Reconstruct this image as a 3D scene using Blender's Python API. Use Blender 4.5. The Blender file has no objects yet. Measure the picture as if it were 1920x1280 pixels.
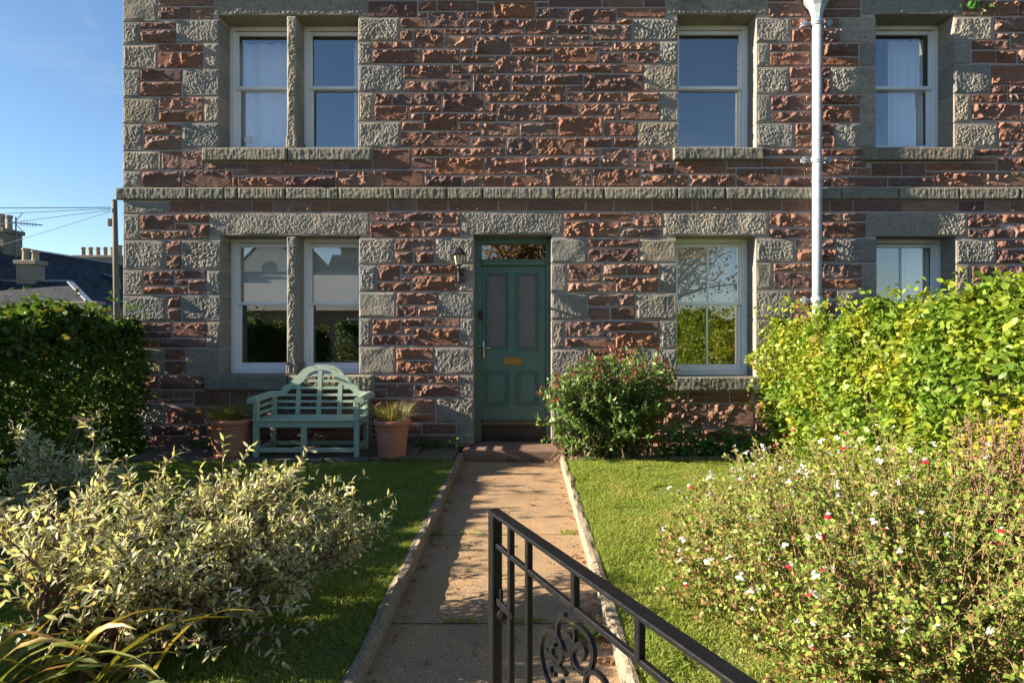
import bpy, math, random
import numpy as np
from mathutils import Vector, Matrix

# ---------------------------------------------------------------- camera, sky, sun, exposure
sc = bpy.context.scene
R = math.radians
EYE = 1.6            # eye height above the path
F = 1120.0           # focal length in 1920-wide pixels
WALL = 7.57          # distance from the camera to the face of the house
cam_d = bpy.data.cameras.new('camera')
cam_d.sensor_width = 36.0
cam_d.lens = 36.0 * F / 1920.0
cam_d.shift_x = -20 / 1920.0
cam_d.shift_y = -25 / 1920.0
cam_d.clip_start = 0.05
cam_d.clip_end = 3000
cam = bpy.data.objects.new('camera', cam_d)
sc.collection.objects.link(cam)
cam.location = (0, 0, EYE)
cam.rotation_euler = (R(90), 0, 0)
sc.camera = cam

SUN_EL, SUN_PHI = 20.8, 5.8      # elevation; angle between the sunlight and the facade
sun_dir = Vector((-math.cos(R(SUN_PHI)) * math.cos(R(SUN_EL)), -math.sin(R(SUN_PHI)) * math.cos(R(SUN_EL)), math.sin(R(SUN_EL))))
world = bpy.data.worlds.new('World')
sc.world = world
world.use_nodes = True
wn = world.node_tree
bg = wn.nodes['Background']
sky = wn.nodes.new('ShaderNodeTexSky')
sky.sky_type = 'NISHITA'
sky.sun_disc = False
sky.sun_elevation = R(SUN_EL)
sky.sun_rotation = math.atan2(sun_dir.x, sun_dir.y)
sky.air_density = 1.0
sky.dust_density = 0.0
sky.ozone_density = 3.5
# faint high wisps of cloud over the whole sky
_tc = wn.nodes.new('ShaderNodeTexCoord')
_mp = wn.nodes.new('ShaderNodeMapping'); _mp.inputs['Scale'].default_value = (2.2, 3.4, 7.0); _mp.inputs['Rotation'].default_value = (.3, .2, .6)
_no = wn.nodes.new('ShaderNodeTexNoise'); _no.inputs['Scale'].default_value = 1.6; _no.inputs['Detail'].default_value = 7; _no.inputs['Roughness'].default_value = .62; _no.inputs['Distortion'].default_value = .9
_cr = wn.nodes.new('ShaderNodeValToRGB'); _cr.color_ramp.elements[0].position = .58; _cr.color_ramp.elements[1].position = .84; _cr.color_ramp.elements[1].color = (.22, .22, .22, 1)
_mx = wn.nodes.new('ShaderNodeMix'); _mx.data_type = 'RGBA'; _mx.inputs[7].default_value = (4.6, 4.8, 5.2, 1)
wn.links.new(_tc.outputs['Generated'], _mp.inputs[0]); wn.links.new(_mp.outputs[0], _no.inputs['Vector']); wn.links.new(_no.outputs['Fac'], _cr.inputs[0])
wn.links.new(_cr.outputs[0], _mx.inputs[0]); wn.links.new(sky.outputs[0], _mx.inputs[6]); wn.links.new(_mx.outputs[2], bg.inputs[0])
bg.inputs[1].default_value = 0.05
sl = bpy.data.lights.new('sun', 'SUN')
sl.energy = 5.0
sl.angle = R(0.53)
sl.color = (1.0, 0.87, 0.69)
so = bpy.data.objects.new('sun', sl)
sc.collection.objects.link(so)
so.rotation_euler = (-sun_dir).to_track_quat('-Z', 'Y').to_euler()
so.location = (-30, -10, 20)
sc.view_settings.view_transform = 'Standard'
sc.view_settings.look = 'None'
sc.view_settings.exposure = 1.88
sc.view_settings.gamma = 1.0
sc.view_settings.use_curve_mapping = False
sc.render.engine = 'CYCLES'
sc.cycles.max_bounces = 8
sc.cycles.transparent_max_bounces = 12
sc.cycles.use_denoising = True

rnd = random.Random(11)
rng = np.random.default_rng(11)
COL = sc.collection


def wx(px, y=WALL):
    return (px - 980.0) * y / F


def wz(py, y=WALL):
    return EYE - (py - 615.0) * y / F


# ---------------------------------------------------------------- object helpers
def tag(o, label=None, cat=None, group=None, kind=None):
    if label: o['label'] = label
    if cat: o['category'] = cat
    if group: o['group'] = group
    if kind: o['kind'] = kind
    return o


def adopt(o, parent):
    if parent is not None:
        o.parent = parent
        if parent.type == 'EMPTY':
            o.matrix_parent_inverse = Matrix.Translation(-parent.location)


def thing(name, loc, label, cat, group=None):
    o = bpy.data.objects.new(name, None)
    o.empty_display_size = 0.1
    o.location = loc
    COL.objects.link(o)
    return tag(o, label, cat, group)


def np_mesh(name, v, polys):
    """v (N,3) array, polys: list of (M,k) int arrays"""
    me = bpy.data.meshes.new(name)
    v = np.asarray(v, dtype=np.float32)
    polys = [np.asarray(p, dtype=np.int32) for p in (polys if isinstance(polys, list) else [polys]) if len(p)]
    me.vertices.add(len(v))
    me.vertices.foreach_set('co', v.ravel())
    nl = sum(p.size for p in polys)
    npoly = sum(len(p) for p in polys)
    me.loops.add(nl)
    me.polygons.add(npoly)
    me.loops.foreach_set('vertex_index', np.concatenate([p.ravel() for p in polys]))
    starts, s = [], 0
    for p in polys:
        k = p.shape[1]
        starts.append(s + np.arange(len(p), dtype=np.int32) * k)
        s += p.size
    me.polygons.foreach_set('loop_start', np.concatenate(starts))
    me.update(calc_edges=True)
    me.validate()
    return me


def np_obj(name, v, polys, mat, parent=None, smooth=False, mesh=None):
    me = mesh or np_mesh(name, v, polys)
    if mat is not None and not len(me.materials):
        me.materials.append(mat)
    me.polygons.foreach_set('use_smooth', np.full(len(me.polygons), smooth))
    o = bpy.data.objects.new(name, me)
    COL.objects.link(o)
    adopt(o, parent)
    return o


class MB:
    """collects boxes, bars, tubes, lathes and prisms into ONE mesh"""
    def __init__(s):
        s.v, s.p, s.n = [], {}, 0

    def add(s, v, faces):
        s.v.append(np.asarray(v, float).reshape(-1, 3))
        for f in faces:
            s.p.setdefault(len(f), []).append([i + s.n for i in f])
        s.n += len(s.v[-1])
        return s

    def box(s, x0, x1, y0, y1, z0, z1, b=0.0):
        if b <= 0:
            v = [(x, y, z) for x in (x0, x1) for y in (y0, y1) for z in (z0, z1)]
            return s.add(v, [(0, 1, 3, 2), (4, 6, 7, 5), (0, 4, 5, 1), (2, 3, 7, 6), (0, 2, 6, 4), (1, 5, 7, 3)])
        return s.obox(Matrix.Translation(((x0 + x1) / 2, (y0 + y1) / 2, (z0 + z1) / 2)), x1 - x0, y1 - y0, z1 - z0, b)

    def obox(s, m, lx, ly, lz, b=0.0):
        """oriented box, optionally with chamfered edges"""
        hx, hy, hz = lx / 2, ly / 2, lz / 2
        if b <= 0:
            v = [(x, y, z) for x in (-hx, hx) for y in (-hy, hy) for z in (-hz, hz)]
            fs = [(0, 1, 3, 2), (4, 6, 7, 5), (0, 4, 5, 1), (2, 3, 7, 6), (0, 2, 6, 4), (1, 5, 7, 3)]
            return s.add([m @ Vector(q) for q in v], fs)
        b = min(b, hx * .45, hy * .45, hz * .45)
        v, idx = [], {}
        for sx in (-1, 1):
            for sy in (-1, 1):
                for sz in (-1, 1):
                    for a in range(3):
                        q = [sx * hx, sy * hy, sz * hz]
                        for k in range(3):
                            if k != a:
                                q[k] -= (sx, sy, sz)[k] * b
                        idx[(sx, sy, sz, a)] = len(v)
                        v.append(m @ Vector(q))
        fs = []
        for a in range(3):
            o1, o2 = [k for k in range(3) if k != a]
            for sg in (-1, 1):
                f = []
                for u, w in ((-1, -1), (1, -1), (1, 1), (-1, 1)):
                    q = [0, 0, 0]; q[a] = sg; q[o1] = u; q[o2] = w
                    f.append(idx[(q[0], q[1], q[2], a)])
                fs.append(f)
            for u in (-1, 1):
                for w in (-1, 1):
                    f = []
                    for sg, ax in ((-1, o1), (1, o1), (1, o2), (-1, o2)):
                        q = [0, 0, 0]; q[a] = sg; q[o1] = u; q[o2] = w
                        f.append(idx[(q[0], q[1], q[2], ax)])
                    fs.append(f)
        for sx in (-1, 1):
            for sy in (-1, 1):
                for sz in (-1, 1):
                    fs.append([idx[(sx, sy, sz, a)] for a in range(3)])
        return s.add(v, fs)

    def bar(s, a, b, w, h, up=(0, 0, 1), bev=0.0):
        """rectangular bar from a to b: w across, h along 'up'"""
        a, b = Vector(a), Vector(b)
        d = b - a
        L = d.length
        x = d / L
        z = Vector(up) - x * Vector(up).dot(x)
        if z.length < 1e-6: z = Vector((1, 0, 0))
        z.normalize()
        y = z.cross(x)
        m = Matrix((x, y, z)).transposed().to_4x4()
        m.translation = (a + b) / 2
        return s.obox(m, L, w, h, bev)

    def tube(s, pts, r, n=8, cap=True):
        v, f = tube_arrays(pts, r, n, cap)
        return s.add(v, f)

    def lathe(s, c, prof, n=24, axis='Z'):
        """prof: list of (radius, height)"""
        v, f = [], []
        for (r, h) in prof:
            for k in range(n):
                a = 2 * math.pi * k / n
                p = (r * math.cos(a), r * math.sin(a), h)
                if axis == 'Y': p = (p[0], p[2], p[1])
                if axis == 'X': p = (p[2], p[0], p[1])
                v.append((c[0] + p[0], c[1] + p[1], c[2] + p[2]))
        for i in range(len(prof) - 1):
            for k in range(n):
                f.append((i * n + k, i * n + (k + 1) % n, (i + 1) * n + (k + 1) % n, (i + 1) * n + k))
        f.append(list(range(n))[::-1])
        f.append([(len(prof) - 1) * n + k for k in range(n)])
        return s.add(v, f)

    def prism(s, poly, y0, y1, holes=None):
        """outline in x,z extruded along y (strip of quads when poly is a pair of equal-length edge lines)"""
        n = len(poly)
        v = [(p[0], y0, p[1]) for p in poly] + [(p[0], y1, p[1]) for p in poly]
        f = [list(range(n)), list(range(n, 2 * n))[::-1]] + [(i, (i + 1) % n, n + (i + 1) % n, n + i) for i in range(n)]
        return s.add(v, f)

    def band(s, A, B, y0, y1):
        """board between two polylines A and B (same length) in x,z, thickness y0..y1"""
        n = len(A)
        v = [(p[0], y0, p[1]) for p in A] + [(p[0], y0, p[1]) for p in B] + [(p[0], y1, p[1]) for p in A] + [(p[0], y1, p[1]) for p in B]
        f = []
        for i in range(n - 1):
            f += [(i, i + 1, n + i + 1, n + i), (2 * n + i, 3 * n + i, 3 * n + i + 1, 2 * n + i + 1),
                  (i, 2 * n + i, 2 * n + i + 1, i + 1), (n + i, n + i + 1, 3 * n + i + 1, 3 * n + i)]
        f += [(0, n, 3 * n, 2 * n), (n - 1, 3 * n - 1, 4 * n - 1, 2 * n - 1)]
        return s.add(v, f)

    def build(s, name, mat, parent=None, smooth=False):
        me = np_mesh(name, np.concatenate(s.v), [np.array(q) for q in s.p.values()])
        return np_obj(name, None, None, mat, parent, smooth, mesh=fix_normals(me))


def fix_normals(me):
    import bmesh
    b = bmesh.new()
    b.from_mesh(me)
    bmesh.ops.recalc_face_normals(b, faces=b.faces)
    b.to_mesh(me)
    b.free()
    return me


def tube_arrays(pts, r, n=6, cap=True):
    pts = [Vector(p) for p in pts]
    rs = r if isinstance(r, (list, tuple)) else [r] * len(pts)
    v, f = [], []
    ref = None
    for i, p in enumerate(pts):
        d = (pts[min(i + 1, len(pts) - 1)] - pts[max(i - 1, 0)])
        if d.length < 1e-9: d = Vector((0, 0, 1))
        d.normalize()
        if ref is None:
            ref = d.orthogonal().normalized()
        u = ref - d * ref.dot(d)
        if u.length < 1e-6: u = d.orthogonal()
        u.normalize()
        ref = u
        w = d.cross(u)
        for k in range(n):
            a = 2 * math.pi * k / n
            v.append(tuple(p + (u * math.cos(a) + w * math.sin(a)) * rs[i]))
    for i in range(len(pts) - 1):
        for k in range(n):
            f.append((i * n + k, i * n + (k + 1) % n, (i + 1) * n + (k + 1) % n, (i + 1) * n + k))
    if cap:
        f.append(list(range(n))[::-1])
        f.append([(len(pts) - 1) * n + k for k in range(n)])
    return v, f


def copy_tree(o, offset, parent=None):
    """copy of a thing with its parts and sub-parts, moved by offset"""
    c = o.copy()
    COL.objects.link(c)
    if parent is None:
        c.location = Vector(o.location) + Vector(offset)
    else:
        c.parent = parent
    for ch in o.children:
        copy_tree(ch, offset, c)
    return c


# ---------------------------------------------------------------- noise (for the stone faces)
def _hash(ix, iy, seed):
    h = (ix.astype(np.int64) * 374761393 + iy.astype(np.int64) * 668265263 + seed * 974634757) & 0xffffffff
    h = ((h ^ (h >> 13)) * 1274126177) & 0xffffffff
    return ((h ^ (h >> 16)) & 0xffff) / 65535.0


def vnoise(x, y, seed=0):
    ix, iy = np.floor(x), np.floor(y)
    fx, fy = x - ix, y - iy
    fx, fy = fx * fx * (3 - 2 * fx), fy * fy * (3 - 2 * fy)
    a = _hash(ix, iy, seed); b = _hash(ix + 1, iy, seed)
    c = _hash(ix, iy + 1, seed); d = _hash(ix + 1, iy + 1, seed)
    return (a * (1 - fx) + b * fx) * (1 - fy) + (c * (1 - fx) + d * fx) * fy


# ---------------------------------------------------------------- materials
def nmat(name):
    m = bpy.data.materials.new(name)
    m.use_nodes = True
    return m, m.node_tree, m.node_tree.nodes['Principled BSDF']


def nd(nt, typ, ins=None, **props):
    n = nt.nodes.new(typ)
    for k, v in props.items():
        setattr(n, k, v)
    for k, v in (ins or {}).items():
        if hasattr(v, 'is_output'):
            nt.links.new(v, n.inputs[k])
        else:
            n.inputs[k].default_value = v
    return n


def ramp(nt, fac, stops, interp='LINEAR'):
    n = nt.nodes.new('ShaderNodeValToRGB')
    cr = n.color_ramp
    cr.interpolation = interp
    while len(cr.elements) < len(stops):
        cr.elements.new(0.5)
    for e, (p, c) in zip(cr.elements, stops):
        e.position = p
        e.color = (c[0], c[1], c[2], 1) if not isinstance(c, (int, float)) else (c, c, c, 1)
    nt.links.new(fac, n.inputs[0])
    return n.outputs[0]


def mix(nt, fac, a, b, mode='MIX'):
    n = nt.nodes.new('ShaderNodeMix')
    n.data_type = 'RGBA'
    n.blend_type = mode
    for s, v in ((0, fac), (6, a), (7, b)):
        if hasattr(v, 'is_output'):
            nt.links.new(v, n.inputs[s])
        else:
            n.inputs[s].default_value = v if s == 0 else (v[0], v[1], v[2], 1)
    return n.outputs[2]


def noise(nt, scale, detail=4, rough=.6, vec=None, dist=0.0):
    ins = {'Scale': scale, 'Detail': detail, 'Roughness': rough, 'Distortion': dist}
    if vec is not None: ins['Vector'] = vec
    return nd(nt, 'ShaderNodeTexNoise', ins).outputs['Fac']


def coords(nt, scale=None):
    g = nd(nt, 'ShaderNodeNewGeometry').outputs['Position']
    if scale:
        return nd(nt, 'ShaderNodeMapping', {'Vector': g, 'Scale': scale}).outputs[0]
    return g


def bump(nt, bs, height, strength=.4, dist=.01):
    b = nd(nt, 'ShaderNodeBump', {'Height': height, 'Strength': strength, 'Distance': dist})
    nt.links.new(b.outputs[0], bs.inputs['Normal'])


def plain(name, col, rough=.6, var=.12, nscale=18, metal=0.0, bumps=0.0, spec=.5):
    """painted / weathered surface with grain and uneven tone"""
    m, nt, bs = nmat(name)
    p = coords(nt)
    n1 = noise(nt, nscale, 6, .65, p)
    n2 = noise(nt, nscale * .12, 3, .5, p)
    c = ramp(nt, n1, [(.25, [v * (1 - var) for v in col]), (.75, [min(1, v * (1 + var)) for v in col])])
    c = mix(nt, ramp(nt, n2, [(.35, 0.0), (.7, var * 1.6)]), c, [v * .6 for v in col])
    nt.links.new(c, bs.inputs['Base Color'])
    r = ramp(nt, n1, [(.2, max(0, rough - .12)), (.8, min(1, rough + .12))])
    nt.links.new(r, bs.inputs['Roughness'])
    bs.inputs['Metallic'].default_value = metal
    bs.inputs['Specular IOR Level'].default_value = spec
    if bumps > 0:
        bump(nt, bs, n1, bumps, .01)
    return m


def stone_mat(name, cols, mottle, dirt=(.05, .05, .045), dirt_amt=.5, lichen=None, fine=60, rough=.95):
    """each stone its own tone (object random), bedding streaks, soot and lichen of its own shape"""
    m, nt, bs = nmat(name)
    p = coords(nt)
    rand = nd(nt, 'ShaderNodeObjectInfo').outputs['Random']
    base = ramp(nt, rand, [(i / max(1, len(cols) - 1), c) for i, c in enumerate(cols)])
    streak = noise(nt, 9, 5, .7, coords(nt, (.5, 1, 2.4)))
    base = mix(nt, ramp(nt, streak, [(.35, 0.0), (.75, .75)]), base, mottle)
    spots = noise(nt, 26, 5, .75, p)
    base = mix(nt, ramp(nt, spots, [(.3, .42), (.52, 0.0)]), base, (.03, .022, .02))
    big = noise(nt, 1.3, 5, .7, p)
    base = mix(nt, ramp(nt, big, [(.52, 0.0), (.78, dirt_amt)]), base, dirt)
    if lichen:
        ln = noise(nt, 7, 6, .75, p)
        lb = noise(nt, .8, 2, .5, p)
        base = mix(nt, nd(nt, 'ShaderNodeMath', {0: ramp(nt, ln, [(.55, 0.0), (.66, .8)]), 1: ramp(nt, lb, [(.5, 0.0), (.7, 1.0)])}, operation='MULTIPLY').outputs[0], base, lichen)
    nt.links.new(base, bs.inputs['Base Color'])
    bs.inputs['Roughness'].default_value = rough
    bs.inputs['Specular IOR Level'].default_value = .18
    bump(nt, bs, noise(nt, fine, 6, .75, p), .3, .006)
    return m


M = {}
M['red'] = stone_mat('red_sandstone', [(.21, .10, .062), (.30, .155, .10), (.15, .10, .09), (.38, .215, .145), (.17, .105, .085), (.33, .145, .075), (.23, .16, .135), (.30, .15, .10), (.13, .08, .074), (.26, .13, .075)],
                     (.16, .09, .078), dirt=(.06, .05, .046), dirt_amt=.45, lichen=(.30, .21, .05))
M['grey'] = stone_mat('grey_sandstone', [(.34, .30, .245), (.25, .235, .21), (.41, .36, .285), (.28, .265, .24), (.38, .31, .225), (.24, .235, .22), (.34, .29, .22)],
                      (.20, .185, .16), dirt=(.085, .08, .066), dirt_amt=.75, lichen=(.15, .13, .06))
M['band'] = stone_mat('weathered_course_stone', [(.27, .25, .20), (.21, .20, .17), (.32, .29, .22), (.24, .20, .16)],
                      (.14, .13, .10), dirt=(.06, .065, .05), dirt_amt=.7, lichen=(.17, .17, .06))
M['mortar'] = plain('lime_mortar', (.40, .34, .31), .95, .2, 30, bumps=.4)
M['plaster'] = plain('room_plaster', (.22, .21, .20), .9, .05)
M['white'] = plain('white_window_paint', (.82, .84, .86), .45, .05, 25)
M['pipe'] = plain('pale_grey_pipe_paint', (.34, .38, .43), .5, .2, 9)
M['door'] = plain('green_door_paint', (.088, .175, .14), .45, .16, 14)
M['bench'] = plain('sage_bench_paint', (.37, .48, .36), .68, .22, 22, bumps=.15)
M['terra'] = plain('terracotta', (.50, .215, .125), .85, .2, 16, bumps=.2)
M['ochre'] = plain('worn_timber_bar', (.13, .09, .045), .6, .2, 30)
M['brass'] = plain('aged_brass', (.42, .29, .10), .38, .2, 40, metal=1.0)
M['chrome'] = plain('polished_handle', (.62, .58, .48), .2, .1, 40, metal=1.0)
M['iron'] = plain('black_gate_paint', (.007, .007, .008), .45, .35, 60, bumps=.18, spec=.3)
M['black'] = plain('black_plastic', (.018, .018, .02), .4, .2, 30)
M['creamglass'] = plain('cream_lamp_glass', (.72, .62, .40), .25, .08, 20)
M['curtain'] = plain('pale_curtain_cloth', (.86, .87, .88), .9, .05, 30)
M['blind'] = plain('cream_blind_cloth', (.80, .78, .70), .9, .04, 30)
M['slat'] = plain('blue_grey_blind_slat', (.15, .19, .25), .6, .05, 30)
M['wood'] = plain('weathered_pole_wood', (.14, .125, .085), .9, .3, 8, bumps=.4)
M['bark'] = plain('shrub_bark', (.16, .10, .065), .9, .35, 40, bumps=.4)
M['twig'] = plain('dry_twig', (.27, .17, .09), .9, .35, 40)
M['soil'] = plain('garden_soil', (.055, .038, .027), .98, .4, 35, bumps=.9)
M['chim'] = stone_mat('chimney_stone', [(.27, .235, .19), (.21, .185, .15), (.31, .27, .21)], (.15, .13, .11), dirt_amt=.6)
M['render'] = plain('cream_render', (.72, .68, .58), .9, .08, 6)
M['brownwall'] = plain('brown_stone_wall', (.30, .22, .16), .95, .25, 5, bumps=.4)
M['potclay'] = plain('chimney_pot_clay', (.30, .24, .17), .9, .2, 12)
M['lead'] = plain('lead_flashing', (.17, .20, .25), .5, .15, 8)
M['alu'] = plain('aerial_metal', (.16, .16, .17), .5, .1, 20, metal=.6)


def slate_mat():
    m, nt, bs = nmat('slate_roof')
    sp = nd(nt, 'ShaderNodeSeparateXYZ', {0: coords(nt)})
    su = nd(nt, 'ShaderNodeMath', {0: sp.outputs[0], 1: sp.outputs[1]}, operation='ADD').outputs[0]
    vec = nd(nt, 'ShaderNodeCombineXYZ', {0: su, 1: nd(nt, 'ShaderNodeMath', {0: sp.outputs[2], 1: 1.6}, operation='MULTIPLY').outputs[0]}).outputs[0]
    bk_ = nd(nt, 'ShaderNodeTexBrick', {'Vector': vec, 'Color1': (.018, .023, .034, 1), 'Color2': (.045, .052, .066, 1), 'Mortar': (.006, .007, .01, 1), 'Scale': 1.0, 'Mortar Size': .012, 'Brick Width': .34, 'Row Height': .26})
    n_ = noise(nt, 3.5, 5, .7, coords(nt))
    c = mix(nt, ramp(nt, n_, [(.45, 0.0), (.75, .6)]), bk_.outputs[0], (.075, .075, .06))
    nt.links.new(c, bs.inputs['Base Color'])
    bs.inputs['Roughness'].default_value = .85
    bs.inputs['Specular IOR Level'].default_value = .12
    bump(nt, bs, bk_.outputs['Fac'], -.6, .02)
    return m


M['slate'] = slate_mat()
M['palesl'] = plain('sunlit_pale_slate', (.30, .31, .28), .9, .2, 4, bumps=.3)  # slate colour lightened to stand in for grazing sunlight on the mirrored roof


def glass_mat():
    m, nt, bs = nmat('window_glass')
    nt.nodes.remove(bs)
    out = nt.nodes['Material Output']
    tr = nd(nt, 'ShaderNodeBsdfTransparent', {'Color': (.96, .97, .98, 1)})
    gl = nd(nt, 'ShaderNodeBsdfGlossy', {'Color': (1, 1, 1, 1), 'Roughness': .0})
    ge = nd(nt, 'ShaderNodeNewGeometry')
    dt = nd(nt, 'ShaderNodeVectorMath', {0: ge.outputs['Normal'], 1: ge.outputs['Incoming']}, operation='DOT_PRODUCT').outputs['Value']
    ab = nd(nt, 'ShaderNodeMath', {0: dt}, operation='ABSOLUTE').outputs[0]
    om = nd(nt, 'ShaderNodeMath', {0: 1.0, 1: ab}, operation='SUBTRACT').outputs[0]
    pw = nd(nt, 'ShaderNodeMath', {0: om, 1: 5.0}, operation='POWER').outputs[0]
    fr = nd(nt, 'ShaderNodeMath', {0: pw, 1: .80, 2: .17}, operation='MULTIPLY_ADD')
    mx = nd(nt, 'ShaderNodeMixShader', {0: fr.outputs[0], 1: tr.outputs[0], 2: gl.outputs[0]})
    nt.links.new(mx.outputs[0], out.inputs[0])
    return m


M['glass'] = glass_mat()
m_, nt_, bs_ = nmat('obscure_glass')
nt_.links.new(ramp(nt_, noise(nt_, 14, 3, .6, coords(nt_)), [(.3, (.13, .125, .12)), (.7, (.17, .165, .16))]), bs_.inputs['Base Color'])
bs_.inputs['Roughness'].default_value = .22
bump(nt_, bs_, nd(nt_, 'ShaderNodeTexVoronoi', {'Vector': coords(nt_), 'Scale': 130.0}).outputs['Distance'], .5, .004)
M['obscure'] = m_


def leaf_mat(name, cols, trans=.4, rough=.45, spec=.4, patch=None):
    """leaf: colour of its own (per leaf), shiny cuticle, light shining through"""
    m, nt, bs = nmat(name)
    isl = nd(nt, 'ShaderNodeNewGeometry').outputs['Random Per Island']
    ob = nd(nt, 'ShaderNodeObjectInfo').outputs['Random']
    r = nd(nt, 'ShaderNodeMath', {0: nd(nt, 'ShaderNodeMath', {0: isl, 1: ob}, operation='ADD').outputs[0]}, operation='FRACT').outputs[0]
    c = ramp(nt, r, [(i / (len(cols) - 1), q) for i, q in enumerate(cols)])
    if patch:      # whole patches of the plant that have turned colour
        cols2, psc, lo, hi = patch
        c2 = ramp(nt, r, [(i / (len(cols2) - 1), q) for i, q in enumerate(cols2)])
        c = mix(nt, ramp(nt, noise(nt, psc, 3, .6, coords(nt)), [(lo, 0.0), (hi, 1.0)]), c, c2)
    n = noise(nt, 90, 3, .6, coords(nt))
    c = mix(nt, ramp(nt, n, [(.35, 0.0), (.75, .35)]), c, [v * .62 for v in cols[len(cols) // 2]])
    nt.links.new(c, bs.inputs['Base Color'])
    bs.inputs['Roughness'].default_value = rough
    bs.inputs['Specular IOR Level'].default_value = spec
    tl = nd(nt, 'ShaderNodeBsdfTranslucent', {'Color': mix(nt, 1.0, c, (1.0, 1.0, .55), 'MULTIPLY')})
    br = nd(nt, 'ShaderNodeMixShader', {0: trans, 1: bs.outputs[0], 2: tl.outputs[0]})
    nt.links.new(br.outputs[0], nt.nodes['Material Output'].inputs[0])
    return m


M['beech_green'] = leaf_mat('green_beech_leaf', [(.045, .095, .015), (.065, .14, .02), (.09, .165, .025), (.055, .115, .018), (.13, .20, .028), (.075, .13, .022), (.20, .16, .025)], .38, .55, spec=.25)
M['beech_yellow'] = leaf_mat('yellowing_beech_leaf', [(.07, .16, .02), (.12, .23, .025), (.17, .29, .03), (.09, .18, .02), (.24, .34, .035), (.13, .25, .03), (.30, .36, .04), (.10, .20, .024)], .42,
                             patch=([(.24, .36, .03), (.44, .47, .04), (.17, .28, .03), (.52, .46, .045), (.34, .42, .035), (.58, .44, .045), (.28, .38, .035), (.42, .22, .04)], 2.0, .44, .64))
M['photinia'] = leaf_mat('photinia_leaf', [(.08, .18, .035), (.12, .24, .05), (.09, .20, .04), (.18, .29, .07), (.08, .18, .035), (.24, .29, .08)], .3, .42, spec=.45)
M['photinia_red'] = leaf_mat('young_red_photinia_leaf', [(.33, .07, .045), (.24, .06, .035), (.36, .14, .07), (.20, .10, .035)], .32, .3)
M['varieg'] = leaf_mat('cream_variegated_leaf', [(.60, .60, .36), (.76, .72, .50), (.40, .46, .18), (.82, .77, .60), (.28, .36, .10), (.68, .64, .40), (.52, .42, .20), (.76, .70, .50)], .4, .5)
M['strap'] = leaf_mat('strap_leaf', [(.09, .17, .03), (.17, .24, .04), (.28, .28, .05), (.40, .27, .05), (.12, .19, .035), (.35, .16, .04)], .35, .42)
M['salvia'] = leaf_mat('salvia_leaf', [(.17, .28, .045), (.26, .38, .065), (.13, .23, .035), (.34, .42, .08), (.20, .31, .05), (.36, .37, .09), (.34, .25, .09)], .36, .5)
M['dry'] = leaf_mat('dry_leaf', [(.24, .13, .055), (.33, .18, .08), (.18, .09, .04), (.40, .25, .11), (.28, .10, .04)], .25, .7)
M['geran'] = leaf_mat('geranium_leaf', [(.06, .18, .03), (.08, .24, .045), (.12, .27, .05)], .3, .45)
M['grass'] = leaf_mat('grass_blade', [(.20, .32, .035), (.28, .38, .045), (.34, .42, .06), (.17, .27, .03), (.42, .43, .10), (.25, .35, .04), (.50, .44, .18)], .42, .55, patch=([(.40, .40, .09), (.52, .46, .15), (.30, .36, .06), (.56, .47, .20)], 2.6, .48, .70))
M['potgrass'] = leaf_mat('pot_grass_blade', [(.18, .24, .04), (.30, .30, .07), (.36, .26, .10), (.14, .18, .04), (.30, .17, .08)], .35, .55)
M['autumn'] = leaf_mat('autumn_tree_leaf', [(.30, .14, .03), (.36, .20, .04), (.22, .15, .03), (.32, .10, .03)], .35, .5)
M['petal_w'] = leaf_mat('white_petal', [(.82, .80, .80), (.74, .72, .74), (.80, .76, .72)], .35, .6)
M['petal_r'] = leaf_mat('red_petal', [(.62, .03, .06), (.50, .02, .05), (.70, .06, .08)], .3, .5)
M['heather'] = leaf_mat('heather_flower', [(.36, .15, .16), (.42, .26, .20), (.24, .09, .10), (.30, .20, .10), (.18, .15, .06), (.16, .18, .05)], .3, .6)


def concrete(name, col, warm, speck=260, dark=.35):
    m, nt, bs = nmat(name)
    p = coords(nt)
    v = nd(nt, 'ShaderNodeTexVoronoi', {'Vector': p, 'Scale': float(speck)})
    tone = noise(nt, 3.2, 6, .7, p)
    c = mix(nt, ramp(nt, tone, [(.3, 0.0), (.72, 1.0)]), col, warm)
    grain = ramp(nt, nd(nt, 'ShaderNodeSeparateColor', {0: v.outputs['Color']}).outputs[0], [(.0, .45), (.3, .85), (.7, 1.05), (1.0, 1.4)])
    c = mix(nt, 1.0, c, grain, 'MULTIPLY')
    pits = noise(nt, 75, 3, .6, p)
    c = mix(nt, ramp(nt, pits, [(.60, 0.0), (.68, .75)]), c, [q * .25 for q in col])
    st = noise(nt, 1.1, 5, .65, p)
    c = mix(nt, ramp(nt, st, [(.5, 0.0), (.75, dark)]), c, [q * .45 for q in col])
    nt.links.new(c, bs.inputs['Base Color'])
    bs.inputs['Roughness'].default_value = .92
    bs.inputs['Specular IOR Level'].default_value = .2
    h = nd(nt, 'ShaderNodeMath', {0: v.outputs['Distance'], 1: pits}, operation='SUBTRACT').outputs[0]
    bump(nt, bs, h, .55, .006)
    return m


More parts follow.
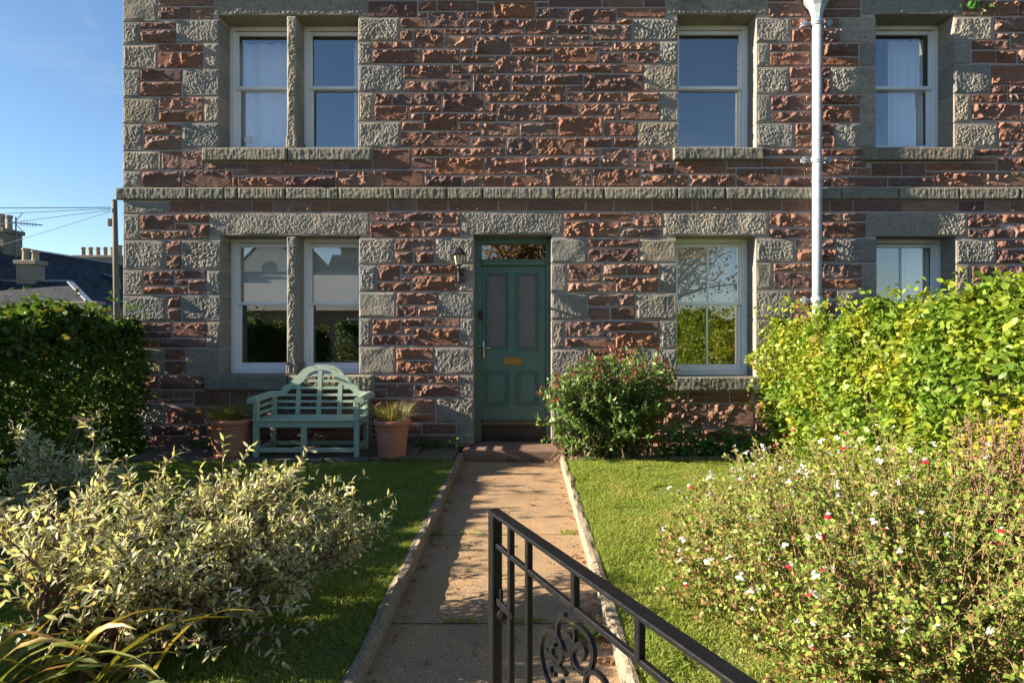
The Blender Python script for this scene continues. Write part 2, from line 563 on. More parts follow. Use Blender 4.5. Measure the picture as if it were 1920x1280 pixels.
M['path'] = concrete('aggregate_concrete', (.36, .255, .16), (.50, .32, .17), 240, .6)
M['kerb'] = concrete('kerb_concrete', (.33, .27, .20), (.24, .20, .14), 150, .75)
M['step'] = concrete('step_concrete', (.25, .165, .12), (.29, .18, .13), 220)
M['flag'] = concrete('paving_flag', (.17, .14, .11), (.21, .16, .12), 200)
M['asphalt'] = concrete('street_asphalt', (.05, .05, .052), (.06, .058, .056), 150)
m_, nt_, bs_ = nmat('lawn_turf')
nt_.links.new(ramp(nt_, noise(nt_, 22, 6, .7, coords(nt_)), [(.3, (.06, .09, .016)), (.5, (.12, .16, .03)), (.72, (.20, .20, .05)), (.9, (.26, .18, .08))]), bs_.inputs['Base Color'])
bs_.inputs['Roughness'].default_value = .95
bump(nt_, bs_, noise(nt_, 60, 4, .7, coords(nt_)), .8, .02)
M['turf'] = m_
m_, nt_, bs_ = nmat('far_ground')
nt_.links.new(ramp(nt_, noise(nt_, .3, 5, .7, coords(nt_)), [(.3, (.05, .07, .02)), (.7, (.10, .11, .04))]), bs_.inputs['Base Color'])
bs_.inputs['Roughness'].default_value = .95
M['ground'] = m_

# ---------------------------------------------------------------- the ground and paths
LAWN = 0.082
TERR = 0.115
g = MB()
g.add([(-900, -900, -.06), (900, -900, -.06), (900, 1500, -.06), (-900, 1500, -.06)], [(0, 1, 2, 3)])
tag(g.build('ground', M['ground']), kind='structure')


def sheet(name, x0, x1, y0, y1, z, mat, amp=.0, step=.12):
    nx, ny = max(2, int((x1 - x0) / step) + 1), max(2, int((y1 - y0) / step) + 1)
    X, Y = np.meshgrid(np.linspace(x0, x1, nx), np.linspace(y0, y1, ny), indexing='ij')
    Z = z + amp * (vnoise(X * 1.7, Y * 1.7, 5) - .5) * 2
    v = np.stack([X, Y, Z], -1).reshape(-1, 3)
    i = np.arange(nx * ny).reshape(nx, ny)
    q = np.stack([i[:-1, :-1], i[1:, :-1], i[1:, 1:], i[:-1, 1:]], -1).reshape(-1, 4)
    return np_obj(name, v, q, mat, None, True)


tag(sheet('garden_soil_left', -6.2, -.77, .2, WALL + .3, .045, M['soil'], .01), kind='structure')
tag(sheet('garden_soil_right', .50, 7.5, .2, WALL + .3, .045, M['soil'], .01), kind='structure')
tag(sheet('lawn_left', -4.75, -.768, .3, 6.82, LAWN - .012, M['turf'], .008), kind='structure')
tag(sheet('lawn_right', .500, 3.3, .3, 6.86, LAWN - .012, M['turf'], .008), kind='structure')
g = MB()
g.add([(-60, -9.0, -.03), (60, -9.0, -.03), (60, -3.2, -.03), (-60, -3.2, -.03)], [(0, 1, 2, 3)])
tag(g.build('road', M['asphalt']), kind='structure')
g = MB().box(-60, 60, -3.2, -1.6, -.1, .06)
tag(g.build('pavement', M['flag']), kind='structure')
g = MB().box(-.84, .55, -1.6, .16, -.1, .0)
tag(g.build('gateway_paving', M['path']), kind='structure')

# path of concrete bays; each bay is a piece of the path
path = bpy.data.objects.new('path', None)
COL.objects.link(path)
tag(path, kind='structure')
joints = [.17, 1.6, 3.26, 4.66, 5.80, 7.25]
for a, b in zip(joints[:-1], joints[1:]):
    nx, ny = 34, int((b - a) / .035)
    X, Y = np.meshgrid(np.linspace(-.724, .452, nx), np.linspace(a + .004, b - .004, ny), indexing='ij')
    e = np.minimum(Y - a, b - Y)
    Z = -.012 * np.exp(-e / .012) + .006 * (vnoise(X * 3, Y * 3, 8) - .5) + .003 * (vnoise(X * 17, Y * 17, 9) - .5)
    v = np.stack([X + .004 * (vnoise(Y * 9, X * 0 + 3, 4) - .5), Y, Z], -1).reshape(-1, 3)
    i = np.arange(nx * ny).reshape(nx, ny)
    q = np.stack([i[:-1, :-1], i[1:, :-1], i[1:, 1:], i[:-1, 1:]], -1).reshape(-1, 4)
    np_obj('concrete_bay', v, q, M['path'], path, True)


def kerb(name, xin, xout, y0, y1, h, seed):
    """rough cast kerb: rounded irregular top, chipped edges"""
    ny = int((y1 - y0) / .022)
    ys = np.linspace(y0, y1, ny)
    prof = [(0, -.06), (.0, .55), (.05, .82), (.16, .96), (.5, 1.0), (.84, .96), (.95, .82), (1.0, .55), (1.0, -.06)]
    v = []
    for k, (t, zz) in enumerate(prof):
        wob = (vnoise(ys * 4.0, ys * 0 + k * .7, seed) - .5) * .022 + (vnoise(ys * 21, ys * 0 + k * 1.9, seed + 1) - .5) * .014
        x = xin + (xout - xin) * t + wob * (1 if k not in (0, 8) else .3)
        z = zz * h + (vnoise(ys * 6, ys * 0 + k * 3.1, seed + 2) - .5) * .018 * (zz > .3)
        v.append(np.stack([x, ys, z], -1))
    v = np.stack(v, 0)
    n = len(prof)
    i = np.arange(n * ny).reshape(n, ny)
    q = np.stack([i[:-1, :-1], i[1:, :-1], i[1:, 1:], i[:-1, 1:]], -1).reshape(-1, 4)
    return tag(np_obj(name, v.reshape(-1, 3), q, M['kerb'], None, False), kind='structure')


kerb('kerb_left', -.714, -.780, .3, 7.24, .10, 21)
kerb('kerb_right', .442, .512, .3, 7.22, .10, 31)

# flagged strip in front of the wall, left of the door
terr = bpy.data.objects.new('terrace', None)
COL.objects.link(terr)
tag(terr, kind='structure')
x = -4.75
while x < -.80:
    w = rnd.uniform(.5, .75)
    x1 = min(x + w, -.79)
    if -.79 - x1 < .2: x1 = -.79
    y0 = 6.80 + rnd.uniform(-.02, .03)
    MB().box(x + .006, x1 - .006, y0, WALL + .0, .0, TERR + rnd.uniform(-.006, .004), .012).build('paving_flag', M['flag'], terr)
    x = x1
# edging stones of the bed under the right-hand window
edge = bpy.data.objects.new('bed_edging', None)
COL.objects.link(edge)
tag(edge, kind='structure')
x = .6
while x < 3.0:
    w = rnd.uniform(.34, .55)
    MB().box(x + .008, x + w - .008, 6.86, 6.95, .0, LAWN + .035 + rnd.uniform(-.012, .012), .02).build('edging_stone', M['flag'], edge)
    x += w

# ---------------------------------------------------------------- the house
house = thing('house', (0, WALL, 0), 'two-storey red and grey rock-faced sandstone house with string course', 'house')
OPEN = [(411, 30, 671, 279), (413.5, 443, 672.7, 703), (889, 441, 1033, 860), (1271.5, 28, 1417, 278), (1268.5, 443, 1416, 706), (1643, 28, 1788, 277), (1645, 444, 1792.6, 706)]
OPW = [(wx(a), wx(c), wz(d), wz(b)) for a, b, c, d in OPEN]
HX0, HX1, HTOP, HMID = wx(230.5), 9.0, 6.9, wz(364)


def wall_face(name, z0, z1, x0, x1, holes, yf, yb, mat, parent):
    """mortar face of a wall with its openings cut and their reveals"""
    xs = sorted({x0, x1, *[h[0] for h in holes], *[h[1] for h in holes]})
    zs = sorted({z0, z1, *[min(max(h[2], z0), z1) for h in holes], *[min(max(h[3], z0), z1) for h in holes]})
    b = MB()
    for i in range(len(xs) - 1):
        for j in range(len(zs) - 1):
            cx, cz = (xs[i] + xs[i + 1]) / 2, (zs[j] + zs[j + 1]) / 2
            if any(h[0] < cx < h[1] and h[2] < cz < h[3] for h in holes): continue
            b.add([(xs[i], yf, zs[j]), (xs[i + 1], yf, zs[j]), (xs[i + 1], yf, zs[j + 1]), (xs[i], yf, zs[j + 1])], [(0, 1, 2, 3)])
    for h in holes:
        hz0, hz1 = max(h[2], z0), min(h[3], z1)
        if hz1 <= hz0: continue
        b.add([(h[0], yf, hz0), (h[0], yb, hz0), (h[0], yb, hz1), (h[0], yf, hz1)], [(0, 1, 2, 3)])
        b.add([(h[1], yf, hz0), (h[1], yb, hz0), (h[1], yb, hz1), (h[1], yf, hz1)], [(0, 1, 2, 3)])
        b.add([(h[0], yf, hz1), (h[1], yf, hz1), (h[1], yb, hz1), (h[0], yb, hz1)], [(0, 1, 2, 3)])
        b.add([(h[0], yf, hz0), (h[1], yf, hz0), (h[1], yb, hz0), (h[0], yb, hz0)], [(0, 1, 2, 3)])
    b.add([(x0, yf, z0), (x0, yf + 7, z0), (x0, yf + 7, z1), (x0, yf, z1)], [(0, 1, 2, 3)])
    b.add([(x1, yf, z0), (x1, yf + 7, z0), (x1, yf + 7, z1), (x1, yf, z1)], [(0, 1, 2, 3)])
    b.add([(x0, yf + 7, z0), (x1, yf + 7, z0), (x1, yf + 7, z1), (x0, yf + 7, z1)], [(0, 1, 2, 3)])
    return b.build(name, mat, parent)


holes = [(a - .012, b + .012, c - .012, d + .012) for a, b, c, d in OPW]
up_wall = wall_face('upper_wall', HMID, HTOP, HX0, HX1, [h for h in holes if h[2] > HMID], WALL + .007, WALL + .5, M['mortar'], house)
lo_wall = wall_face('lower_wall', -.1, HMID, HX0, HX1, [h for h in holes if h[2] < HMID], WALL + .007, WALL + .5, M['mortar'], house)
r = MB()
for z0, z1 in ((.3, 2.95), (3.15, 5.95)):
    for f in ([(HX0 + .3, 0), (HX1 - .3, 0)], [(HX0 + .3, 1), (HX1 - .3, 1)]):
        pass
    a, b_, y0, y1 = HX0 + .3, HX1 - .3, WALL + .5, WALL + 4.5
    r.add([(a, y0, z0), (b_, y0, z0), (b_, y1, z0), (a, y1, z0)], [(0, 1, 2, 3)])
    r.add([(a, y0, z1), (b_, y0, z1), (b_, y1, z1), (a, y1, z1)], [(0, 1, 2, 3)])
    r.add([(a, y1, z0), (b_, y1, z0), (b_, y1, z1), (a, y1, z1)], [(0, 1, 2, 3)])
    for q in (a, -1.1, .9, 3.6, b_):
        r.add([(q, y0, z0), (q, y1, z0), (q, y1, z1), (q, y0, z1)], [(0, 1, 2, 3)])
r.build('room_interior', M['plaster'], house)
MB().box(HX0 - .12, HX1, WALL - .105, WALL + .05, wz(-30), wz(-58), .012).build('eaves_course', M['band'], house)
rf = MB().add([(HX0 - .3, WALL - .12, HTOP), (HX1, WALL - .12, HTOP), (HX1, WALL + 3.5, HTOP + 2.6), (HX0 - .3, WALL + 3.5, HTOP + 2.6), (HX0 - .3, WALL + 7.2, HTOP), (HX1, WALL + 7.2, HTOP)],
         [(0, 1, 2, 3), (3, 2, 5, 4), (0, 3, 4), (1, 5, 2), (0, 4, 5, 1)])
rf.build('roof', M['slate'], house)

